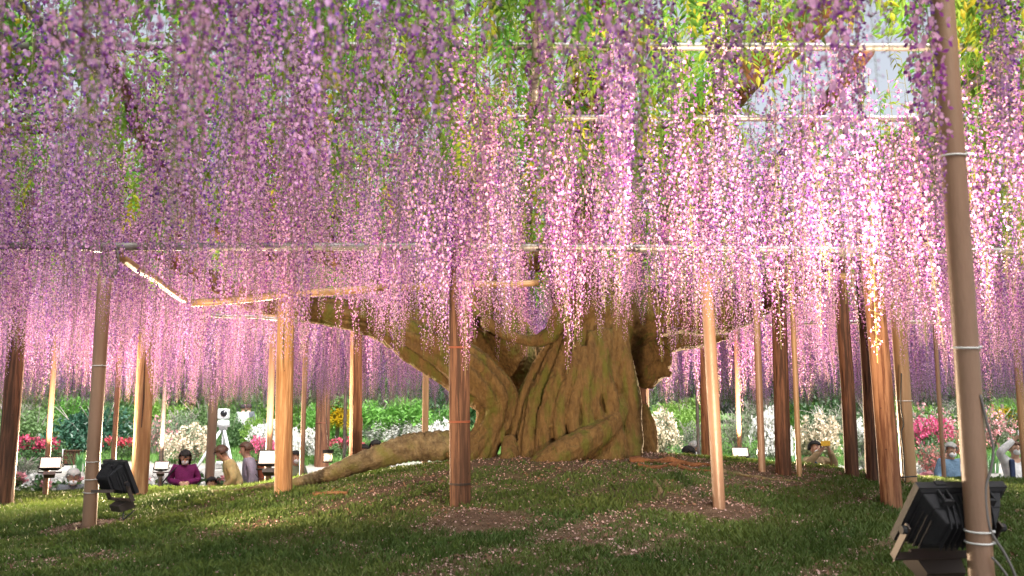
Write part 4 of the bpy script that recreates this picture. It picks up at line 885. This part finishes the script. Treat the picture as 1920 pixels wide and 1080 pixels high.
# ================================================================== PEOPLE
SK = {'skin': mat('skin', (0.56, 0.34, 0.24), 0.55), 'hair': mat('dark_hair', (0.012, 0.009, 0.008), 0.75, bump=.4, bscale=60, stretch=(3, 3, .4)), 'ghair': mat('grey_hair', (0.34, 0.33, 0.32), 0.6, bump=.4, bscale=60), 'bhair': mat('brown_hair', (0.10, 0.045, 0.025), .5, bump=.4, bscale=60),
      'mask': mat('face_mask', (0.75, 0.76, 0.78), .8), 'eye': mat('eye', (.02, .015, .012), .3), 'lip': mat('lip', (.42, .16, .13), .5)}
def cloth(nm, c_, c2=None): return mat(nm, c_, .85, c2 or tuple(k * .7 for k in c_), 9.0, .5, 30.0, spec=.2)
pend = []
import bmesh
def skin_mesh(verts, edges, radii, root=0):
    me = bpy.data.meshes.new('figure'); bm = bmesh.new(); lay = bm.verts.layers.skin.verify(); bv_ = [bm.verts.new(v) for v in verts]
    for i, v in enumerate(bv_): v[lay].radius = radii[i] if hasattr(radii[i], '__len__') else (radii[i],) * 2; v[lay].use_root = (i == root)
    for a, b in edges: bm.edges.new((bv_[a], bv_[b]))
    bm.to_mesh(me); bm.free(); o = bpy.data.objects.new('figure', me); col.objects.link(o)
    o.modifiers.new('sk', 'SKIN').use_smooth_shade = True; s = o.modifiers.new('ss', 'SUBSURF'); s.levels = s.render_levels = 2
    return o
def person(px, Yd, head_py, face, label, top_c, leg_c, hair='hair', long_hair=False, mask=True, lean=0.0, arms='down', seated=False, skirt=False, h=1.58, head_tilt=0.0, vest=None, group=None):
    """stands on the ground at depth Yd; head_py only fixes the height (pixel row of the crown)"""
    q = at(px, 880, Yd); z0 = float(gz(q.x, Yd)); need = at(px, head_py, Yd).z - z0
    full = (1.28 if seated else 1.70)
    k = h / 1.70
    e = tag(empty('person', (q.x, Yd, z0 + (need - full * k * (1 - .12 * abs(lean)) if False else 0)), (0, 0, face)), label, 'person', group)
    # fit crown height by scale within sane limits
    crown = 1.70 - (0.42 if seated else 0) - 0.55 * (1 - math.cos(lean)); sc = float(np.clip(need / crown, .72, 1.05)); e.scale = (sc, sc, sc)
    dz = -.42 if seated else 0
    pel = Vector((0, 0, .93 + dz)); rotm = Matrix.Rotation(lean, 3, 'X')
    def U(x, y, z): return pel + rotm @ (Vector((x, y, z + dz)) - pel)
    hp = U(0, -.02, 1.465); hr = Matrix.Rotation(lean + head_tilt, 3, 'X')
    def Hd(x, y, z): return hp + hr @ Vector((x, y, z))
    V = [pel, U(0, 0, 1.08), U(0, .01, 1.27), U(0, .01, 1.41), hp, Hd(0, -.012, .07), Hd(0, -.005, .15), Hd(0, .0, .185)]
    Rd = [(.135, .10), (.125, .095), (.16, .10), (.062, .062), (.062, .068), (.083, .096), (.08, .094), (.045, .055)]
    E = [(i, i + 1) for i in range(7)]
    poses = {'down': [(-.21, .02, 1.12), (-.22, -.06, .88)], 'clasp': [(-.25, .0, 1.12), (-.05, -.22, .98)], 'belly': [(-.25, .02, 1.14), (-.04, -.24, 1.10)], 'photo': [(-.27, -.16, 1.30), (-.07, -.30, 1.56)], 'raise': [(-.33, -.14, 1.50), (-.09, -.22, 1.74)], 'carry': [(-.24, .03, 1.12), (-.17, -.22, 1.05)]}
    el, wr = poses[arms]; armj = []
    for s in (1, -1):
        b = len(V); sh = U(.165 * s * -1, .01, 1.37); ej = U(el[0] * s, el[1], el[2]); wj = U(wr[0] * s, wr[1], wr[2]); dirw = (wj - ej).normalized(); hj = wj + dirw * .075
        V += [sh, ej, wj, hj]; Rd += [.055, .042, .028, (.034, .016)]; E += [(3 - 1, b), (b, b + 1), (b + 1, b + 2), (b + 2, b + 3)]; armj.append((sh, ej, wj))
        sidev = dirw.cross(Vector((0, -1, .3))).normalized()
        for f in range(4):
            c0 = len(V); off = sidev * (.024 - .016 * f); ln = (.055, .065, .06, .045)[f]; cur = Vector((0, .012, -.016))
            V += [hj + off + dirw * .03, hj + off + dirw * (.03 + ln * .6) + cur * .6, hj + off + dirw * (.03 + ln) + cur * 1.6]; Rd += [.009, .0085, .007]; E += [(b + 3, c0), (c0, c0 + 1), (c0 + 1, c0 + 2)]
        c0 = len(V); V += [wj + dirw * .04 + sidev * .035, wj + dirw * .075 + sidev * .055]; Rd += [.010, .0085]; E += [(b + 2, c0), (c0, c0 + 1)]
    legj = []
    for s in (-1, 1):
        b = len(V); hipj = pel + Vector((.085 * s, 0, -.05))
        if seated: kn = pel + Vector((.11 * s, -.42, -.02)); an = Vector((.11 * s, -.42, .07)); 
        else: kn = Vector((.095 * s, -.02, .50)); an = Vector((.10 * s, .02, .085))
        V += [hipj, kn, an, an + Vector((.01 * s, -.13, -.045))]; Rd += [.085, .058, .04, (.04, .03)]; E += [(0, b), (b, b + 1), (b + 1, b + 2), (b + 2, b + 3)]; legj.append((hipj, kn, an))
    jobs = [('body', SK['skin'], skin_mesh(V, E, Rd))]
    # upper garment
    Vt = [pel + Vector((0, 0, -.04)), U(0, 0, 1.08), U(0, .01, 1.27), U(0, .01, 1.40)]; Rt = [(.19, .16), (.18, .15), (.185, .14), (.085, .085)]; Et = [(0, 1), (1, 2), (2, 3)]
    for sh, ej, wj in armj:
        b = len(Vt); Vt += [sh, ej, ej.lerp(wj, .93)]; Rt += [.085, .072, .052]; Et += [(2, b), (b, b + 1), (b + 1, b + 2)]
    jobs.append(('jacket', top_c, skin_mesh(Vt, Et, Rt)))
    Vl = [pel]; Rl = [(.15, .12)]; El = []
    for hipj, kn, an in legj:
        b = len(Vl); Vl += [hipj, kn, an + Vector((0, 0, .03))]; Rl += [.105, .082, .068] if not skirt else [.12, .15, .14]; El += [(0, b), (b, b + 1), (b + 1, b + 2)]
    jobs.append(('skirt' if skirt else 'trousers', leg_c, skin_mesh(Vl, El, Rl)))
    pend.append((e, jobs))
    # hair cap, face, mask
    hc = Hd(0, 0, .115); mb = MB(); nu, nv_ = 22, 14; vv = []; ok = {}
    for i in range(nv_ + 1):
        th = math.pi * i / nv_
        for j in range(nu):
            ph = 2 * math.pi * j / nu; x_, y_, z_ = math.sin(th) * math.cos(ph), math.sin(th) * math.sin(ph), math.cos(th)
            wig = 1 + .03 * math.sin(9 * ph + 3 * th)
            pz = z_ * .115 * wig
            if long_hair and z_ < 0 : pz = z_ * .36
            vv.append(hc + hr @ Vector((x_ * .102 * wig, y_ * .118 * wig + .008, pz))); ok[i * nu + j] = not (y_ < -.34 and z_ < .30 + .12 * math.sin(5 * ph)) and (z_ > -.35 or long_hair)
    mb.v = [tuple(v) for v in vv]
    for i in range(nv_):
        for j in range(nu):
            f = (i * nu + j, i * nu + (j + 1) % nu, (i + 1) * nu + (j + 1) % nu, (i + 1) * nu + j)
            if all(ok[t] for t in f): mb.f.append(f); mb.m.append(0)
    ho = mb.build('hair', SK[hair], e); sd = ho.modifiers.new('t', 'SOLIDIFY'); sd.thickness = .012
    def ell(c_, r3, nm, mm, par=e):
        m2 = MB(); vv2 = []
        for i in range(9):
            th = math.pi * i / 8
            for j in range(12): ph = 2 * math.pi * j / 12; vv2.append(Hd(*(Vector(c_) + Vector((r3[0] * math.sin(th) * math.cos(ph), r3[1] * math.sin(th) * math.sin(ph), r3[2] * math.cos(th))))))
        m2.v = [tuple(v) for v in vv2]; m2.f = [(i * 12 + j, i * 12 + (j + 1) % 12, (i + 1) * 12 + (j + 1) % 12, (i + 1) * 12 + j) for i in range(8) for j in range(12)]; m2.m = [0] * len(m2.f); return m2.build(nm, mm, par)
    for s in (-1, 1): ell((.032 * s, -.088, .098), (.013, .007, .007), 'eye', SK['eye']); ell((.082 * s, .005, .085), (.012, .022, .032), 'ear', SK['skin'])
    ell((0, -.102, .07), (.013, .018, .024), 'nose', SK['skin'])
    if mask: ell((0, -.062, .038), (.062, .055, .050), 'face_mask', SK['mask'])
    else: ell((0, -.092, .032), (.024, .008, .007), 'mouth', SK['lip'])
    return e, sc, armj, U
C = {k: cloth(k, v) for k, v in {'grey_jacket': (.13, .14, .16), 'maroon': (.16, .018, .10), 'black_cloth': (.018, .018, .02), 'cream_hoodie': (.68, .53, .24), 'lilac_top': (.38, .33, .42), 'white_cloth': (.72, .72, .74), 'navy': (.03, .045, .10), 'denim': (.16, .26, .38), 'tan_jacket': (.38, .28, .16), 'teal': (.06, .28, .27), 'pale_blue': (.48, .58, .70), 'olive': (.24, .26, .17), 'brown_pack': (.34, .10, .05), 'blue_bag': (.03, .08, .22), 'pink_bag': (.75, .25, .36)}.items()}
fc = 0.0
person(137, 15.0, 876, .5, 'seated grey haired man with white mask and grey jacket', C['grey_jacket'], C['black_cloth'], hair='ghair', seated=True, head_tilt=.25, lean=.15)
pB = person(346, 15.3, 842, .35, 'long haired person in a maroon jacket looking down at their hands', C['maroon'], C['black_cloth'], long_hair=True, arms='belly', head_tilt=.45)
person(398, 15.6, 894, .2, 'small child with black hair behind the slim tan pole', C['navy'], C['black_cloth'], seated=True, mask=False)
pC = person(446, 15.3, 832, -1.2, 'person in a cream hoodie leaning forward with both hands low', C['cream_hoodie'], C['black_cloth'], hair='bhair', lean=.38, arms='clasp', mask=False, head_tilt=.2)
pD = person(472, 15.8, 828, -1.2, 'person in a lilac top wearing a brown backpack', C['lilac_top'], C['white_cloth'], hair='bhair', arms='down', mask=False, lean=.15)
person(553, 15.8, 845, .6, 'person in olive half hidden behind the pale split post', C['olive'], C['black_cloth'], arms='carry')
person(451, 26.5, 758, 2.9, 'seated couple member in white and black facing away up the garden', C['white_cloth'], C['black_cloth'], seated=True, mask=False)
person(462, 26.7, 757, 3.0, 'seated couple member in grey blue facing away up the garden', C['grey_jacket'], C['navy'], seated=True, mask=False)
person(680, 15.4, 833, .8, 'dark haired person just visible above the ringed root beside the post', C['navy'], C['black_cloth'], mask=False)
person(704, 15.6, 825, -.3, 'dark haired person just visible above the middle of the ringed root', C['navy'], C['black_cloth'], mask=False)
person(1274, 15.4, 834, 1.0, 'dark haired person bowing towards the person in pale blue', C['black_cloth'], C['black_cloth'], mask=False, lean=.2, head_tilt=.3)
person(1303, 15.6, 826, -.2, 'grey haired person in a pale blue shirt beside the grey pole', C['pale_blue'], C['navy'], hair='ghair', arms='belly', head_tilt=.3)
pI = person(1530, 15.2, 826, .25, 'person in a tan jacket taking a photo with raised arms', C['tan_jacket'], C['teal'], arms='photo', head_tilt=-.15)
pJ = person(1783, 15.2, 829, .1, 'person in a blue denim jacket with hands clasped in front', C['denim'], C['black_cloth'], hair='ghair', arms='clasp', head_tilt=.1)
pK = person(1905, 15.2, 826, .0, 'person in white shirt and navy waistcoat with both arms raised', C['white_cloth'], C['black_cloth'], hair='bhair', arms='raise', head_tilt=-.2)
dg = bpy.context.evaluated_depsgraph_get()
for e, jobs in pend:
    for nm, mm, o in jobs:
        me = bpy.data.meshes.new_from_object(o.evaluated_get(dg)); me.materials.clear(); me.materials.append(mm); me.polygons.foreach_set('use_smooth', [True] * len(me.polygons)); me.name = nm; bpy.data.objects.remove(o); link(nm, me, e)
# navy waistcoat fronts on K
e, sc, aj, U = pK
for s in (-1, 1): mb = MB(); mb.box(U(.11 * s, -.10, 1.14), (.09, .06, .52)); w_ = mb.build('waistcoat', C['navy'], e, False); bv = w_.modifiers.new('b', 'BEVEL'); bv.width = .03; bv.segments = 3
# carried things
def carried(pp, name, off, size, m, label, cat, rot=(0, 0, 0), strap=None):
    e, sc, aj, U = pp; w_ = Matrix.Rotation(e.rotation_euler.z, 3, 'Z') @ (Vector(off) * sc) + e.location
    o = tag(empty(name, w_, (rot[0], rot[1], rot[2] + e.rotation_euler.z)), label, cat); mb = MB(); mb.box((0, 0, 0), size); b = mb.build('body', m, o, False); bv = b.modifiers.new('b', 'BEVEL'); bv.width = min(size) * .42; bv.segments = 4
    if strap: mb = MB(); mb.tube(spline(strap, 20), .012, 6); mb.build('strap', m, o)
    return o
carried(pB, 'shoulder_bag', (-.27, -.16, .93), (.40, .14, .18), C['black_cloth'], 'black padded shoulder bag at the side of the person in maroon', 'bag', (0, .1, 0), [(-.15, 0, .06), (.0, .05, .3), (.15, .12, .45), (.2, .16, .3), (.16, .05, .05)])
carried(pD, 'backpack', (.0, .20, 1.17), (.30, .18, .44), C['brown_pack'], 'reddish brown backpack on the person in lilac', 'backpack', (.15, 0, 0), [(-.1, -.06, .18), (-.12, -.2, .24), (-.12, -.28, .08), (-.12, -.12, -.15)])
carried(pI, 'shoulder_bag', (.24, .02, .92), (.22, .14, .34), C['blue_bag'], 'blue bag slung on the person in tan', 'bag', (0, -.25, 0), [(0, 0, .15), (-.1, -.10, .35), (-.2, -.09, .5), (-.1, .1, .4), (.02, .02, .14)])
carried(pI, 'phone', (-.04, -.38, 1.66), (.16, .014, .08), mat('yellow_phone', (.75, .42, .03), .4), 'yellow phone held up by the person in tan', 'phone')
carried(pJ, 'carrier_bag', (-.02, -.30, .80), (.16, .07, .22), C['pink_bag'], 'pink carrier bag hanging from the clasped hands of the person in denim', 'bag', strap=[(-.05, 0, .09), (-.03, 0, .2), (.03, 0, .2), (.05, 0, .09)])
carried(pK, 'phone', (0, -.30, 1.83), (.16, .014, .08), M['white'], 'white phone held overhead by the person with the waistcoat', 'phone')

# ================================================================== GRASS, PETALS, LITTER
rg = np.random.default_rng(91)
def scatter(n, ymin=3.4, ymax=13.7, p=1.3):
    y = ymin + (ymax - ymin) * rg.uniform(size=n) ** p; x = rg.uniform(-1, 1, n) * (0.56 * y + .3); return x, y
x, y = scatter(330000); g = grassiness(x, y); k = rg.uniform(size=len(x)) < np.clip(g * 1.5 - .18, 0.03, 1); x, y, g = x[k], y[k], g[k]; z = gz(x, y); n_ = len(x)
hh = (0.018 + 0.030 * g * rg.uniform(.4, 1.3, n_)) * (1 + .35 * (rg.uniform(size=n_) < .08)); a = rg.uniform(0, 6.283, n_); w_ = 0.0024 + .0004 * y; ln = hh * rg.uniform(.2, .9, n_); b = rg.uniform(0, 6.283, n_)
Pb = np.column_stack([x, y, z - .004]); sv = np.column_stack([np.cos(a), np.sin(a), 0 * a]) * w_[:, None]; lv = np.column_stack([np.cos(b) * ln, np.sin(b) * ln, hh])
V = np.stack([Pb - sv, Pb + sv, Pb + lv * [.4, .4, .62] + sv * .7, Pb + lv], 1).reshape(-1, 3); i = np.arange(n_)[:, None] * 4
V.reshape(-1, 4, 3)[:, 2] -= 0
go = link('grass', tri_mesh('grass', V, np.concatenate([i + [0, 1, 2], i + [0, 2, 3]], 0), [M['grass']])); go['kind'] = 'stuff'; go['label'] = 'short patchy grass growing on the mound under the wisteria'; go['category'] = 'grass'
print('blades', n_)
x, y = scatter(85000); g = grassiness(x, y); k = rg.uniform(size=len(x)) < np.clip(1.15 - g * 1.05, .10, 1) * (.55 + .45 * np.clip(cheap(x, y, 5.0, 3.3) + .5, 0, 1)); x, y = x[k], y[k]
P_ = np.column_stack([x, y, gz(x, y) + .006 + .012 * rg.uniform(size=len(x)) * grassiness(x, y)]); V, F = leaf_quads(P_, .0155, tilt_rand=.25, aspect=.8)
po = link('fallen_petals', tri_mesh('fallen_petals', V, F, [M['petal']])); po['kind'] = 'stuff'; po['label'] = 'fallen pale pink petals strewn over the soil and grass'; po['category'] = 'petals'
x, y = scatter(14000); g = grassiness(x, y); k = rg.uniform(size=len(x)) < 1.1 - g; x, y = x[k], y[k]
V, F = leaf_quads(np.column_stack([x, y, gz(x, y) + .006]), .035, tilt_rand=.3, aspect=.5)
po = link('leaf_litter', tri_mesh('leaf_litter', V, F, [M['litter']])); po['kind'] = 'stuff'; po['label'] = 'brown dead leaves and bark crumbs lying on bare soil'; po['category'] = 'litter'
# lawn beyond the path
n_ = 60000; y = rg.uniform(19.3, 27, n_); x = rg.uniform(-1, 1, n_) * (0.6 * y); k = (y + .5 * cheap(x, y, .9, 3) > 19.7); x, y = x[k], y[k]; z = gz(x, y); n_ = len(x); a = rg.uniform(0, 6.28, n_)
Pb = np.column_stack([x, y, z - .01]); sv = np.column_stack([np.cos(a), np.sin(a), 0 * a]) * .02; lv = np.column_stack([rg.normal(size=n_) * .04, rg.normal(size=n_) * .04, rg.uniform(.05, .14, n_)])
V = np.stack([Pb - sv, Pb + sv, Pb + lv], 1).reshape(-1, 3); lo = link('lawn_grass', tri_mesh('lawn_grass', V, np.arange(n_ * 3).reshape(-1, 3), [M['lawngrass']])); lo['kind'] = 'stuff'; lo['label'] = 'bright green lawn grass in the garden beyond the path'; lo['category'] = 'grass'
# fallen branch on the mound
h0 = ground_hit(588, 932); h1 = ground_hit(652, 929); e = tag(empty('fallen_branch', h0), 'short dry reddish branch lying in the grass before the ringed root', 'branch')
mb = MB(); S = spline([(0, 0, .02), tuple((h1 - h0) * .35 + Vector((0, .03, .02))), tuple((h1 - h0) * .7 + Vector((0, -.02, .025))), tuple(h1 - h0 + Vector((0, 0, .02)))], 20); mb.tube(S, list(np.linspace(.022, .012, 20)), 8, fn=lambda a, t, i: 1 + .25 * math.sin(3 * a + 20 * t)); mb.build('stick', M['limb'], e)
mb = MB(); mb.tube([S[8], Vector(S[8]) + Vector((.06, -.05, .05))], [.01, .004], 6); mb.build('twig', M['limb'], e)
